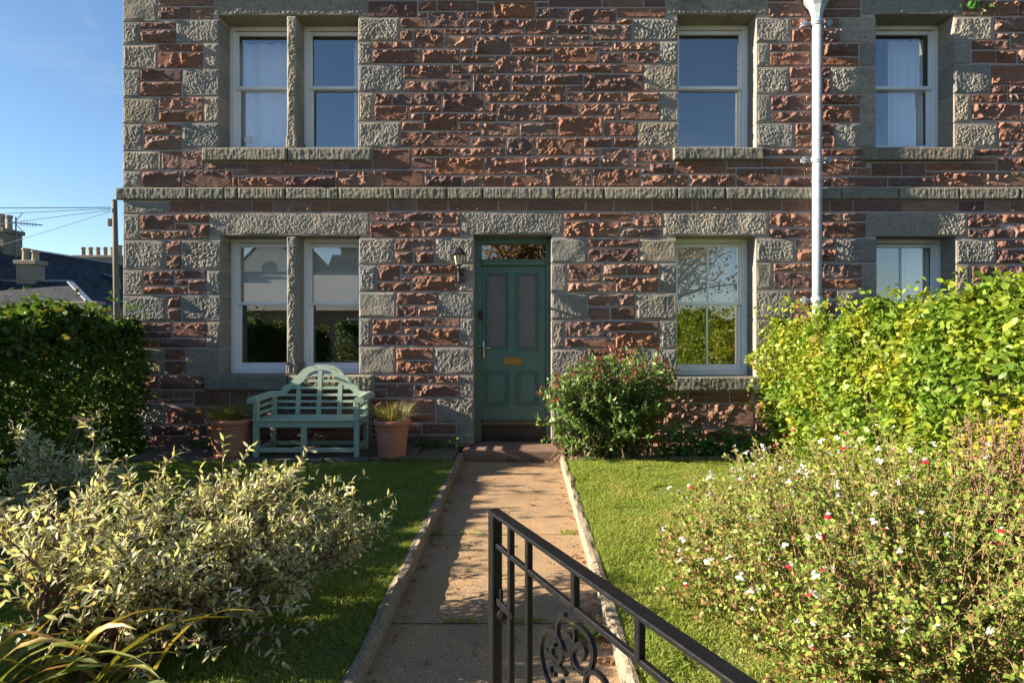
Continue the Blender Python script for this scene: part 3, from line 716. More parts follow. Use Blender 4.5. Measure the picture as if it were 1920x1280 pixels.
STONES={
"string_course_stone":"220,353,355,375;356,353,422,375;423,353,447,375;448,353,536,375;537,353,635,375;636,353,738,375;739,353,838,375;839,353,905,375;906,353,1038,375;1039,353,1131,375;1132,353,1268,375;1269,353,1358,375;1359,353,1522,375;1523,353,1574,375;1575,353,1681,375;1682,353,1794,375;1795,353,1907,375;1908,353,2010,375",
"sill":"382.3,279.3,540.6,303.2;541.5,279.3,698.1,303.2;1261.2,278.5,1429.4,301.6;1616.6,278.2,1822.4,302.6;386,703,541,731;542,703,699,731;1249,706,1430,732;1625,706,1810,732",
"lintel":"401,-60,689,29.5;1250,-60,1437,27.5;1617,-60,1804,27.5;392.8,398.8,691.5,442.5;865.6,397.5,1054.4,440.5;1243.4,397.7,1440,442.5;1626.1,399.3,1811.6,443.5",
"quoin_stone":"230,-60,294,41;230,42,262,84;230,85,294,130;230,131,262,184;230,185,296,232;230,233,267,283;230,284,301,320;230,321,264,351;230.7,379.8,316.7,400.3;230.7,402.2,260.6,449.7;230.7,451,310.2,505.1;230.7,506.7,268.4,553.6;230.7,555.1,311.8,602.8;230.2,603.7,258.5,651.8;230.2,652.9,307.2,701.6;230.2,703.2,265.3,754.9;230.2,756,308.4,795.7;230.2,796.8,274.4,841",
"jamb_stone":"330.2,37.1,410.5,80.2;381.7,80.2,410.5,128.2;342.9,128.8,410.5,180;382.6,181.4,410.5,229.2;340.9,230.1,410.5,278.4;671.4,33.2,748.8,77.3;671.4,79.3,696.7,120.9;671.4,122.3,755.8,172.1;671.4,174.4,699.5,226.4;671.4,228.4,751.6,278.4;1186.3,35.3,1271.3,76.3;1238,78,1271.3,119.7;1207.5,121.7,1271.3,170.8;1237.5,172.5,1271.3,226.7;1196.3,229.2,1271.3,277;1417.5,34.6,1482.4,79.8;1417.5,81.1,1440.5,124.9;1417.5,126.2,1478.8,175.9;1417,178,1443,231;1417,232,1489,277;1574.1,33.8,1642.5,79.7;1612.5,80.6,1642.5,124.1;1558.1,126,1642.5,176.2;1613,178,1643,231;1565.7,232.2,1642.9,276.9;1788,31.9,1861.9,75.9;1788,76.5,1819.7,120;1788,120.9,1856.2,175.3;1788,176.2,1818.8,229.7;1788,232,1871,277;341.1,451,413,506.3;387.6,507.7,413,552.6;341.5,554,413,602;387.7,603.5,413,651.8;347.3,653.4,413,701.6;672.8,447.5,738.1,495;672.8,497.4,705.4,546.3;672.8,547.8,740.2,594.7;672.8,596.8,695.6,648.8;672.8,650.3,741.1,701;816.9,445.9,888.5,494.4;860,495.9,888.5,545.9;823.1,547.5,888.5,595;863.1,596.9,888.5,649.1;814.7,651.2,888.5,701.2;862.5,703.3,888.5,744.5;819.2,745.5,888.5,792.3;856.1,793,888.5,826.7;1033.1,447.5,1100,492.8;1033.1,494.4,1060.6,548.1;1033.1,550,1100.6,599.1;1033.1,601.2,1056.9,653.8;1033.1,655.3,1100.6,703.8;1033.1,705.3,1063.1,750.6;1033.1,752.2,1097.5,797.5;1033.1,799.1,1063.1,828.8;1200.5,448,1268.5,491.3;1238,493.7,1268.5,548.3;1193,550.6,1268.5,599.9;1237.5,601.5,1268.5,653.1;1193.5,654.7,1268.5,704.6;1416.5,447.9,1490.6,491.6;1416.5,492.9,1446.6,542.8;1416.5,544.1,1485.4,597.5;1416.5,599.4,1446.6,650;1416.5,650.9,1485.4,702.5;1569.2,448,1644.5,492.2;1618.8,494.9,1644.5,543.6;1569.2,545,1644.5,599.1;1618.8,600.5,1644.5,653.3;1569.2,654.6,1644.5,704.7;1792.7,449.6,1865.8,494;1792.7,496.2,1818.4,545;1792.7,546.3,1865.8,599.1;1792.7,600.5,1818.4,653.3;1792.7,654.6,1865.8,704.7",
"rubble_stone":"297.3,-33.8,400.5,11.8;295.9,13.5,356.4,36;357,13.5,400.5,36;262.8,41.5,329.1,54.8;262.2,56.2,329.7,81.6;295.4,82.4,359.2,97;359.8,82.4,380.3,97;295.9,98.4,379.8,128;262.8,130.5,340.9,152.4;262.8,154.1,339.5,181.4;297.3,182.2,380.9,205.9;298.2,207.6,380.9,229.2;268.4,232.9,339.5,252.6;269.2,254.5,339.5,281.2;303,283.5,381.7,317.8;265.6,321.2,341.5,352.5;343.8,319.2,434.3,352.5;385.5,305.2,421.9,317.8;423.1,305.2,449.2,317.2;450.1,305.2,462.4,317.2;463.3,305.2,518.1,328.5;518.7,305.2,603.9,327.7;604.8,305.2,650.3,317.8;651.2,305.2,698.1,317.8;436.6,318.4,462.4,328.5;435.2,331.3,445,351;445.8,331.3,531.6,351;532.8,330.5,628.4,351;604.8,319.2,628.4,327.7;629.2,320.6,713.6,351;690,-27.7,782,0.8;783.3,-27.7,894.2,0.8;690,2,782,32.5;784.2,2,818,21.3;819.7,1.3,894.2,20.8;895.8,5.3,923.7,20.8;925.3,3,1003.7,35;895.8,-27.7,1027.5,2.5;784.2,23.3,800.3,33.3;803,22.5,873.7,52.5;875.3,22.5,923.7,35.3;750.8,34.2,800.8,53;875.3,37.5,898.7,52;900.8,37,983.7,65.3;750,55,773.7,76.3;775.8,55,830.8,90;832.5,54.2,898.3,65.8;833,68,885.8,90;888.3,68.3,956.7,103;697.5,78.3,774.7,91.7;698.3,93.3,790,119.2;792,93.3,861.7,118.7;863.7,92.5,885.8,103.3;864.2,105.8,927,118.7;755.8,122,844.2,148.3;846.7,121.3,927,138.7;929.2,105,1003.3,137.5;846.7,140.3,883.7,149.2;756.7,151.3,808,172.5;810.3,150.8,883.7,172.5;886.3,140.3,956.7,172.5;959.2,140.3,1020,158.3;958.7,160.3,982.5,171.7;702.5,175,734.2,197.5;736.3,175,827,197.5;830,174.7,906.7,210.3;908.7,174.7,983,192.5;1005,4.7,1027.5,13.3;1029.2,-27.7,1127.5,13.3;1129.7,-27.7,1205.8,13.3;1207.5,-27.7,1248.3,13.3;1005.3,15.8,1065,35;1066.7,16.3,1155.3,45.3;1157,15.3,1248.3,33.7;1157,35.8,1185,45.3;985,37,1042,65;1043.3,37,1065,45;1043.3,47,1105.3,64.7;1108,47.5,1184.2,76.7;957.5,67.5,999.2,87.5;1000,67.5,1020.8,87.5;1023,67.5,1087.5,87;1089.2,66.7,1105.3,76.3;957.5,89.2,1035,103;1036.7,88.3,1122.5,119.2;1089.7,78.7,1148,87;1124.2,88.3,1149.2,96.7;1150.8,79.2,1235.8,96.3;1005,105,1035,118.7;1124.7,98.7,1166.7,119.2;1168.3,98.3,1236.3,119.2;1005,121.3,1075.8,137.5;1078,121.3,1147.5,137;1149.2,121.3,1206.3,137.5;1021.3,140,1093,159.2;1094.7,139.7,1206.3,171.7;984.2,160.8,1060.8,191.7;1063,160.8,1093,171.3;1063.3,173.7,1118.3,191.7;1120,173.7,1176.3,191.7;1177.5,173.7,1236.7,191.7;701.7,198.3,765.8,226.3;768,198.3,827,210.8;908.3,194.2,930.8,210.8;933.3,195.8,1017.5,227.5;768.3,213,792,225.8;794.2,212.5,856.7,244.7;858.7,212.5,930,228.3;752.5,228.7,791.7,245;859.2,230.8,900.8,244.7;902.5,230.8,971.7,255.8;974.2,230.8,1044.7,255.8;751.7,247,878.7,275.8;880.3,247,900.8,255.3;881.3,257.5,947.5,275;950,257.5,1003.3,292.3;700,278.9,770.8,317.5;772.5,277.5,848.3,293.3;850.3,277.5,947.5,293.3;772,295.3,813,315.8;815.3,295.3,906.7,328;908.7,295.3,981.3,327.5;715,319.2,794.7,350.2;796.3,318.3,813.3,328;795.8,329.7,865.8,350.2;867.5,329.7,908.3,350.2;909.2,329.7,945.3,350.2;946.7,330,1018.7,350.2;727.5,376.3,779.7,395.3;780.8,376.3,839.2,395.3;841.7,376.3,933.3,395.3;935.8,376.3,986.7,395.3;987.5,376.3,1097,395.3;1099.2,376.3,1150.3,396.3;1152,376.3,1222,396.3;1223.3,376.3,1296.8,395.3;1019.7,194.7,1083,216.3;1085,194.2,1157,216.7;1159.2,194.2,1236.7,225.8;1020.3,218.7,1044.2,229.2;1046.3,218.7,1130,255.8;1132.5,218.7,1157,226.3;1132.5,229.2,1195,255.8;1005.3,257.5,1093,291.7;1094.7,257.5,1148.3,276.7;1150.3,257.5,1195.3,276.7;1094.7,279.2,1124,291.7;1126.7,279.2,1180.3,313.3;1183,279.2,1260,304.7;983.7,295,1056.3,313.7;1059.2,295,1124.2,313.3;1183.3,306.7,1215,313.7;1218.3,306.7,1265,325.8;983.7,315.8,1018.3,328;1020.8,315.8,1108,350.3;1110.8,315.8,1199.2,350.3;1201.7,316.3,1215.8,325;1267.3,302.9,1361.8,325.2;1363.8,302.9,1427.8,313.4;1362.8,315.9,1379.4,325.6;1202.3,327.6,1291.7,349.8;1294.1,327.6,1379,349.8;1381.5,316.1,1465.4,349.8;1309.1,376.4,1370.9,395.1;1371.9,376.4,1466.4,395.1;1429.8,279,1445.5,293.1;1446.6,279,1536.8,292.6;1539.5,279,1615.3,292.6;1429.8,296.4,1508.3,313.4;1509.7,296.2,1538.1,329.7;1467.2,315.3,1508.3,329.7;1467.2,332.4,1559.8,350.4;1540.8,296.4,1593.6,329.7;1596.3,303.9,1624,313.4;1595,314.8,1632.9,329.7;1634.2,306.1,1689.8,330.5;1691.1,306.1,1735.8,330.5;1737.1,305.3,1800.8,320.2;1802.1,305.3,1867.9,319.7;1562.5,332.4,1664,350.4;1665.4,332.4,1752,349.6;1753.4,322.4,1846.3,349.6;1848.2,322.4,1928.6,349.6;1823.8,279.6,1892.9,292.6;1825.2,294.5,1869.8,303.9;1870.7,295.8,1931.4,320.2;1895,267.4,1931.4,292.9;1872.5,266.6,1892.3,276.9;1871.2,228.7,1931.4,264.7;1467.7,376.5,1538.1,396.6;1540.8,376.5,1555.7,396.6;1557.1,376.5,1599,396.6;1600.4,376.5,1692.5,396.6;1693.8,376.5,1796.7,396.6;1798.1,376.5,1846.8,396.6;1849,376.5,1894.2,397.6;1895.6,376.5,1931.4,397.6;1442,399.3,1520.5,425.8;1521.9,399.3,1578.2,415;1580.1,399.3,1624.8,415;1442,428.5,1540.8,446.9;1542.2,417.1,1624.2,446.1;1813.8,400.9,1875.3,427.2;1876.6,400.9,1931.4,419;1813.8,429.1,1901,446.9;1902.3,420.4,1931.4,446.9;1493.4,448,1566.5,464.3;1493.4,467,1567.4,490.8;1450.1,493.5,1540.8,509.2;1450.1,511.1,1539.5,541.1;1542.2,493.7,1557.1,520.6;1558.4,494.7,1616.6,521.1;1541.4,523.3,1616.6,541.1;1867.9,449.6,1931.4,465.1;1867.9,467.8,1931.4,494.5;1821.1,497.6,1889.6,529.3;1891.5,498.4,1931.4,529.3;1488,544,1567.9,565.9;1439.6,5.5,1519.8,32.8;1439.6,-31.5,1492.5,3.6;1535.7,17.3,1613.8,32.8;1541.7,-31.5,1613.8,15.5;1493.4,-31.5,1539.9,4.6;1484.3,34.6,1521.6,51;1523.5,34.6,1573.6,51;1484.3,54.3,1543.5,79.8;1544.4,54.7,1573.6,79.8;1443.2,82,1473.9,96.3;1475.1,82,1519.8,96.3;1521.6,82,1543.5,103.9;1544.4,82,1610,105.7;1443.2,98.4,1519.8,124;1521.6,107.6,1610,124;1479.7,125.8,1557.2,145.8;1479.7,147.7,1557.2,175;1445.1,178.7,1508.9,207.8;1509.8,177.7,1523.5,195.1;1509.8,196.9,1522.5,207.8;1524.4,177.7,1592.7,196;1593.6,177.7,1612.8,196;1523.5,197.8,1611.9,230.1;1445.1,209.6,1522.5,230.1;1837.5,1.9,1908.8,30;1910.6,1.9,1929.8,30;1805.6,-17.2,1835.6,30;1837.5,-30.4,1929.8,0;1863.8,32.2,1926,60;1865.5,62.8,1893.8,74.1;1821.6,75.9,1893.9,93.4;1896.6,62.7,1929.8,91.9;1822.5,95.2,1867.5,118.1;1869,94.7,1905.9,119.1;1908.8,94.6,1929.8,119.1;1857.8,121.9,1929.8,159.4;1857.2,160.9,1889.1,175.3;1890.4,160.9,1929.8,175.3;1821.6,177.2,1889.1,192.2;1890.9,176.2,1929.8,192.2;1821.6,194.1,1909.7,225.9;1910.6,195,1929.8,225.9;318,376.8,375.9,398;376.8,376.8,470.9,397;472.4,376.8,511,397;512.4,376.8,580.7,397;582.2,376.8,616.4,397;617.8,376.8,726.2,397;262,402.8,325.5,430.9;327.4,401.2,391.9,417.8;327.4,419.8,352.8,430.9;354.8,420.4,391.9,448.1;262,432.9,352.8,449.1;311.8,451,339.5,477;311.8,479,339.5,504.8;268.8,507.7,325.5,535;327,506.7,386,522.7;328.4,524.3,351.8,535.4;352.8,524.3,386,552;269.8,537.6,351.2,552;312.8,555.1,339.5,577;313.7,578.6,339.5,602.4;259.7,604.9,322.4,620;325.4,604.2,386.6,632.1;260.8,621.6,322,633.6;299.3,634.8,386.6,651.1;260.8,634.8,298.2,650.6;308.4,654,346.9,674.4;308.4,676.7,346.9,702.3;299,703.9,384.3,729.5;297.8,731.1,325.4,746.3;326.5,731.8,362.8,746.3;364.6,732.2,429.9,760.5;303.8,748.1,361.6,755.5;310.6,762.8,385.4,794.5;387.7,762.8,466.2,794.5;282,796.8,346.9,816.1;348,796.8,387.7,816.1;388.8,796.8,466.2,816.1;276.6,817.2,387.7,847;388.8,817.2,466.2,847;692.8,397.8,747.7,414.7;750,397.8,811.5,414.7;812.8,397.8,863.4,425;693.4,416.6,789.3,445.2;791.2,416.6,810.9,425;791.6,426.9,863.4,444.7;739.1,447.1,815.2,470;739.7,471.9,774,494;777.2,472.2,814.6,494;706.9,496.2,750,527.1;752.8,497.2,795.9,514.6;798.7,496.2,856.8,514.6;752.8,517.7,770.6,527.7;773.4,516.8,857.8,545.9;706.9,529,770.1,545.9;742.5,548.3,821.6,571.2;742.5,572.7,780.9,593.7;783.7,573.1,821.6,593.7;752.8,596.5,796.5,612.4;798.7,596.5,862.1,612.4;698,598.2,751.1,626.4;752.8,614.8,771.8,626.4;774.9,615.2,862,648.5;697.5,628.5,772.2,646.8;742.3,651.7,813.5,674.2;742.7,676.3,812.9,700.8;702.3,703.3,763.3,717.7;765.9,703.3,801.7,717.7;804.5,703.3,861.4,718.1;702.2,719.8,725.4,729.1;702.2,730.8,723.3,745.5;726.4,719.8,773.9,744.5;775.6,721.3,861.4,743.8;696.2,747.6,750.7,774.6;752.8,747.2,816.1,774.6;765.5,776.7,816.1,790.9;696.2,776.7,763.3,790.9;765.5,793,789.7,814.1;791.8,794,855.1,813.4;696.2,793,763.3,814.1;696.2,815.5,856.1,848.5;1057,398.9,1118.9,412.3;1121.3,398.9,1183.6,414;1186,398.9,1241.5,426.4;1056.3,415.2,1161.1,445.2;1163.5,416.3,1183.6,426.4;1163.5,428.1,1241.5,445.6;1101.6,448.4,1197.7,463.9;1101.6,466.3,1198.1,491.3;1063.4,494.4,1127.4,527.7;1129.7,493.9,1174.2,516.4;1176.6,493.9,1235.2,516.4;1130.2,519.5,1152.3,528.1;1154.8,519.5,1235.2,547.6;1064.1,530,1151.7,547.6;1102.5,550.6,1190.6,573.4;1102.5,576.4,1143.1,599.2;1146.1,576.4,1190.6,599.2;1059.4,602.2,1129,631.3;1131.3,602.2,1235.6,620.3;1131.3,621.9,1151.3,631.3;1154.1,622.6,1235.6,651.9;1059.4,634.3,1151.7,651.9;1243,734.9,1289.4,754.9;1292,734.9,1367.5,754.9;1368.8,734.9,1408.7,754.9;1277.7,756.2,1325.9,773.2;1326.6,756.2,1413.9,801.3;1243,756.2,1276.4,798.7;1277.7,774.5,1324.6,803.9;1415.5,733.5,1460.6,752;1461.6,733.5,1522.4,752;1523.4,733.5,1575.3,752;1576.3,733.5,1640.1,752;1641.1,733.5,1706,752;1707,733.5,1743.3,752;1744.3,733.5,1778,752;1779,733.5,1854.7,752;1855.7,733.5,1901.9,752;1902.9,733.5,1947.9,752;1948.9,733.5,1989.5,752;1415.5,753,1472.5,771.5;1473.5,753,1549.1,771.5;1550.1,753,1607.4,771.5;1608.4,753,1674,771.5;1675,753,1715.7,771.5;1716.7,753,1782.1,771.5;1783.1,753,1860.4,771.5;1861.4,753,1921,771.5;1922,753,1989.5,771.5;1415.5,772.5,1482.7,791;1483.7,772.5,1520,791;1521,772.5,1592.7,791;1593.7,772.5,1656.8,791;1657.8,772.5,1706.2,791;1707.2,772.5,1741.8,791;1742.8,772.5,1819.9,791;1820.9,772.5,1878,791;1879,772.5,1948.7,791;1949.7,772.5,1989.5,791;1415.5,792,1484.9,810.5;1485.9,792,1565.9,810.5;1566.9,792,1620,810.5;1621,792,1694.9,810.5;1695.9,792,1751.6,810.5;1752.6,792,1833.3,810.5;1834.3,792,1912.1,810.5;1913.1,792,1951.1,810.5;1952.1,792,1989.5,810.5;1415.5,811.5,1459.6,830;1460.6,811.5,1542.8,830;1543.8,811.5,1599.1,830;1600.1,811.5,1665,830;1666,811.5,1714.4,830;1715.4,811.5,1774.2,830;1775.2,811.5,1827.9,830;1828.9,811.5,1879.8,830;1880.8,811.5,1943.6,830;1944.6,811.5,1989.5,830;1415.5,831,1494.6,849.5;1495.6,831,1563.4,849.5;1564.4,831,1644.8,849.5;1645.8,831,1722.4,849.5;1723.4,831,1807,849.5;1808,831,1875.2,849.5;1876.2,831,1917.5,849.5;1918.5,831,1989.5,849.5;467.5,732.5,549.7,751.2;550.7,732.5,629.8,751.2;630.8,732.5,694.5,751.2;467.5,752.2,536.9,770.8;537.9,752.2,581.7,770.8;582.7,752.2,658.1,770.8;659.1,752.2,694.5,770.8;467.5,771.8,515,790.5;516,771.8,552.3,790.5;553.3,771.8,629.8,790.5;630.8,771.8,694.5,790.5;467.5,791.5,505,810.2;506,791.5,579.8,810.2;580.8,791.5,634.8,810.2;635.8,791.5,694.5,810.2;467.5,811.2,515.5,829.8;516.5,811.2,588.7,829.8;589.7,811.2,667.2,829.8;668.2,811.2,694.5,829.8;467.5,830.8,531.8,849.5;532.8,830.8,568.1,849.5;569.1,830.8,638.8,849.5;639.8,830.8,694.5,849.5;1867.5,530.5,1945.4,549.8;1946.4,530.5,1989.5,549.8;1867.5,550.8,1926.3,570.1;1927.3,550.8,1989.5,570.1;1867.5,571.1,1916.3,590.4;1917.3,571.1,1954.2,590.4;1955.2,571.1,1989.5,590.4;1867.5,591.4,1902.1,610.7;1903.1,591.4,1946.2,610.7;1947.2,591.4,1989.5,610.7;1867.5,611.7,1931.6,631;1932.6,611.7,1989.5,631;1867.5,632,1902.7,651.3;1903.7,632,1989.5,651.3;1867.5,652.3,1916.5,671.6;1917.5,652.3,1989.5,671.6;1867.5,672.6,1946.2,691.9;1947.2,672.6,1989.5,691.9;1867.5,692.9,1924,712.2;1925,692.9,1989.5,712.2;1867.5,713.2,1933.3,732.5;1934.3,713.2,1989.5,732.5;1932.5,-59.5,1989.5,-39.9;1932.5,-38.9,1989.5,-19.3;1932.5,-18.3,1989.5,1.3;1932.5,2.3,1989.5,21.9;1932.5,22.9,1989.5,42.5;1932.5,43.5,1989.5,63.1;1932.5,64.1,1989.5,83.7;1932.5,84.7,1989.5,104.3;1932.5,105.3,1989.5,124.9;1932.5,125.9,1989.5,145.5;1932.5,146.5,1989.5,166.1;1932.5,167.1,1989.5,186.7;1932.5,187.7,1989.5,207.3;1932.5,208.3,1989.5,227.9;1932.5,228.9,1989.5,248.5;1932.5,249.5,1989.5,269.1;1932.5,270.1,1989.5,289.7;1932.5,290.7,1989.5,310.3;1932.5,311.3,1989.5,330.9;1932.5,331.9,1989.5,351.5;1098.5,706.5,1166.1,726.1;1167.1,706.5,1241.5,726.1;1098.5,727.1,1167.6,746.6;1168.6,727.1,1241.5,746.6;1098.5,747.6,1132.6,767.2;1133.6,747.6,1169.7,767.2;1170.7,747.6,1241.5,767.2;1098.5,768.2,1180.6,787.8;1181.6,768.2,1241.5,787.8;1098.5,788.8,1154.8,808.4;1155.8,788.8,1241.5,808.4;1098.5,809.4,1147.8,828.9;1148.8,809.4,1200.4,828.9;1201.4,809.4,1241.5,828.9;1098.5,829.9,1150.3,849.5;1151.3,829.9,1214.7,849.5;1215.7,829.9,1241.5,849.5;690.5,-59.5,742.7,-29.5;743.7,-59.5,816.1,-29.5;817.1,-59.5,851.5,-29.5;852.5,-59.5,914.5,-29.5;915.5,-59.5,986,-29.5;987,-59.5,1035.8,-29.5;1036.8,-59.5,1081.2,-29.5;1082.2,-59.5,1156.2,-29.5;1157.2,-59.5,1202.3,-29.5;1203.3,-59.5,1248.5,-29.5;1486.5,567.5,1567.5,587.2;1486.5,588.2,1567.5,608;1486.5,609,1524.7,628.8;1525.7,609,1567.5,628.8;1486.5,629.8,1536.5,649.5;1537.5,629.8,1567.5,649.5;1486.5,650.5,1567.5,670.2;1486.5,671.2,1567.5,691;1486.5,692,1528.1,711.8;1529.1,692,1567.5,711.8;1486.5,712.8,1567.5,732.5;1932.5,376.5,1989.5,397.5;1932.5,398.5,1989.5,419.5;1932.5,420.5,1989.5,441.5;1932.5,442.5,1989.5,463.5;1932.5,464.5,1989.5,485.5;1932.5,486.5,1989.5,507.5;1932.5,508.5,1989.5,529.5;1242.5,805.5,1318.3,827;1319.3,805.5,1361.6,827;1362.6,805.5,1414.5,827;1242.5,828,1316.7,849.5;1317.7,828,1383.4,849.5;1384.4,828,1414.5,849.5;1438.5,-59.5,1489.1,-33.5;1490.1,-59.5,1529.7,-33.5;1530.7,-59.5,1578.6,-33.5;1579.6,-59.5,1615.5,-33.5;1102.5,653.5,1149.3,670.2;1150.3,653.5,1191.5,670.2;1102.5,671.2,1156.8,687.8;1157.8,671.2,1191.5,687.8;1102.5,688.8,1156.4,705.5;1157.4,688.8,1191.5,705.5;1805.5,-59.5,1846.5,-31.5;1847.5,-59.5,1880.7,-31.5;1881.7,-59.5,1931.5,-31.5;1490.5,231.5,1564.5,254;1490.5,255,1564.5,277.5;1568.5,600.5,1617.5,617.5;1568.5,618.5,1617.5,635.5;1568.5,636.5,1617.5,653.5;295.5,-59.5,339.8,-35.5;340.8,-59.5,399.5,-35.5;1819.5,600.5,1866.5,617.5;1819.5,618.5,1866.5,635.5;1819.5,636.5,1866.5,653.5;1448.5,598.5,1485.5,623.5;1448.5,624.5,1485.5,649.5;1064.5,798.5,1097.5,823.5;1064.5,824.5,1097.5,849.5;266.5,703.5,296.5,728.5;266.5,729.5,296.5,754.5;1431.5,704.5,1485.5,732.5;1064.5,705.5,1097.5,727.5;1064.5,728.5,1097.5,750.5;1568.5,706.5,1623.5,732.5;1811.5,706.5,1866.5,732.5;431.5,732.5,466.5,761.5;1819.5,530.5,1866.5,544.5;857.5,828.5,888.5,849.5;1033.5,830.5,1063.5,849.5;1805.5,-30.5,1835.5,-18.5;1521.5,6.5,1534.5,33.5;1522.5,416.5,1540.5,427.5;1298.5,376.5,1307.5,396.5;1595.5,294.5,1615.5,302.5;1737.5,321.5,1751.5,330.5",
}



def fb(x, z, s, seed):
    return vnoise(x / s, z / s, seed) * .6 + vnoise(x / s * 2.1 + 7, z / s * 2.1, seed + 1) * .3 + vnoise(x / s * 4.3, z / s * 4.3 + 3, seed + 2) * .1


def h_red(x, z, w, h, seed, proj=1.0):
    """rock-faced block: a smooth plane falling back towards the bed, ragged broken crests and arrises"""
    q = np.random.default_rng(seed)
    P = q.uniform(.026, .058) * min(1.15, .4 + h / .18) * proj
    sl = q.uniform(.5, 1.6, 4)
    n5, n2 = fb(x, z, .062, seed), fb(x, z, .019, seed + 9)
    wob = (fb(x, z, .085, seed + 4) - .5) * .06
    e = np.minimum(np.minimum(x * sl[0], (w - x) * sl[1]), np.minimum(z * sl[2] * .7, (h - z) * sl[3] * .9)) + wob * .6
    K1, K2 = 2, int(q.integers(1, 5))
    K = K1 + K2
    px = np.concatenate([q.uniform(0, w, K1), q.uniform(0, w, K2)])
    pz = np.concatenate([np.full(K1, h), q.uniform(0, h, K2)])
    ax = np.concatenate([q.normal(-.08, .08, K1), q.normal(.16, .36, K2)])
    az = np.concatenate([q.uniform(.12, .38, K1), q.normal(-.22, .30, K2)])
    c = np.concatenate([P * q.uniform(.75, 1.1, K1), P * q.uniform(.6, 1.15, K2)])
    f = c[:, None, None] + ax[:, None, None] * (x[None] - px[:, None, None]) + az[:, None, None] * (z[None] - pz[:, None, None])
    f = f + np.where(np.arange(K) >= K1, 1.0, .25)[:, None, None] * wob[None] * .6
    k = f.argmin(0)
    f = np.clip(f.min(0), .10 * P, 1.4 * P)
    ro = np.concatenate([q.choice([.05, .08, .2, .5], K1), q.choice([.6, 1.0, 1.3], K2)])[k]
    H = np.minimum(np.maximum(e, .001), f)
    ro = np.where(e < f, 1.0, ro)
    H = H + ro * proj ** .5 * ((n5 - .5) * .074 + (n2 - .5) * .016)
    d = np.minimum(np.minimum(x, w - x), np.minimum(z, h - z))
    return np.maximum(H, .0005) * np.clip(d / .008, 0, 1)


def h_grey(x, z, w, h, seed, tool=1.0):
    q = np.random.default_rng(seed)
    d = np.minimum(np.minimum(x, w - x), np.minimum(z, h - z))
    a = q.uniform(-.5, .5)
    u, v = x * math.cos(a) - z * math.sin(a), x * math.sin(a) + z * math.cos(a)
    s = q.uniform(.013, .018)
    t = vnoise(u / s, v / (s * 1.5), seed) * .7 + vnoise(u / s * 2, v / s * 2, seed + 3) * .3
    amp = q.choice([.004, .009, .012, .015, .018]) * tool
    m = np.clip((d - q.uniform(.012, .026)) / .008, 0, 1)
    big = (vnoise(x / .16, z / .16, seed + 5) - .5) * .012
    H = .003 + m * ((t - .42) * amp + .002) + big * m
    return np.where(d < .006, H - .006 * (1 - d / .006), H)


def h_band(x, z, w, h, seed, proj):
    t = vnoise(x / .018, z / .09, seed) * .45 + vnoise(x / .035, z / .03, seed + 2) * .5
    d = np.minimum(np.minimum(x, w - x), np.minimum(z, h - z))
    return proj + (t - .5) * .010 - .018 * np.clip(1 - d / .018, 0, 1) ** 2 + (vnoise(x / .4, z / .4, seed + 4) - .5) * .01


def stone_arrays(x0, x1, z0, z1, step, hf, back):
    w, h = x1 - x0, z1 - z0
    nx, nz = max(3, int(round(w / step)) + 1), max(3, int(round(h / step)) + 1)
    lx, lz = np.linspace(0, w, nx), np.linspace(0, h, nz)
    X, Z = np.meshgrid(lx, lz, indexing='ij')
    H = hf(X, Z, w, h)
    v = np.stack([x0 + X, WALL - H, z0 + Z], -1).reshape(-1, 3)
    i = np.arange(nx * nz).reshape(nx, nz)
    q = np.stack([i[:-1, :-1], i[1:, :-1], i[1:, 1:], i[:-1, 1:]], -1).reshape(-1, 4)
    loop = np.concatenate([i[:-1, 0], i[-1, :-1], i[:0:-1, -1], i[0, :0:-1]])
    s = v[loop].copy()
    s[:, 1] = WALL + back
    j = np.arange(len(loop)) + len(v)
    sk = np.stack([loop, j, np.roll(j, -1), np.roll(loop, -1)], -1)
    return np.concatenate([v, s]), np.concatenate([q, sk])


def px_world(r):
    a, b, c, d = r
    return wx(a), wx(c), wz(d), wz(b)


sid = 0
red_up, red_lo = [], []
for kind, data in STONES.items():
    for e in data.split(';'):
        r = [float(t) for t in e.split(',')]
        sid += 1
        x0, x1, z0, z1 = px_world(r)
        wall = up_wall if (r[1] + r[3]) / 2 < 364 else lo_wall
        if kind == 'rubble_stone':
            (red_up if wall is up_wall else red_lo).append((r, sid))
            continue
        if kind == 'string_course_stone':
            v, q = stone_arrays(x0 + .002, x1 - .002, z0, z1, .012, lambda X, Z, w, h: h_band(X, Z, w, h, sid, .05), .02)
            np_obj(kind, v, q, M['band'], up_wall)
        elif kind == 'sill':
            v, q = stone_arrays(x0 + .002, x1 - .002, z0, z1, .012, lambda X, Z, w, h: h_band(X, Z, w, h, sid, .06), .31)
            np_obj(kind, v, q, M['band'], wall)
        else:
            gap = .0035
            v, q = stone_arrays(x0 + gap, x1 - gap, z0 + gap, z1 - gap, .0078, lambda X, Z, w, h: h_grey(X, Z, w, h, sid), .30 if kind in ('jamb_stone', 'lintel') else .06)
            if kind == 'quoin_stone' and x0 < HX0 + .05:
                # the corner stone returns round the gable
                v = v.copy(); k = (v[:, 1] > WALL + .05); v[k, 1] = WALL + .3
            np_obj(kind, v, q, M['grey'], wall)
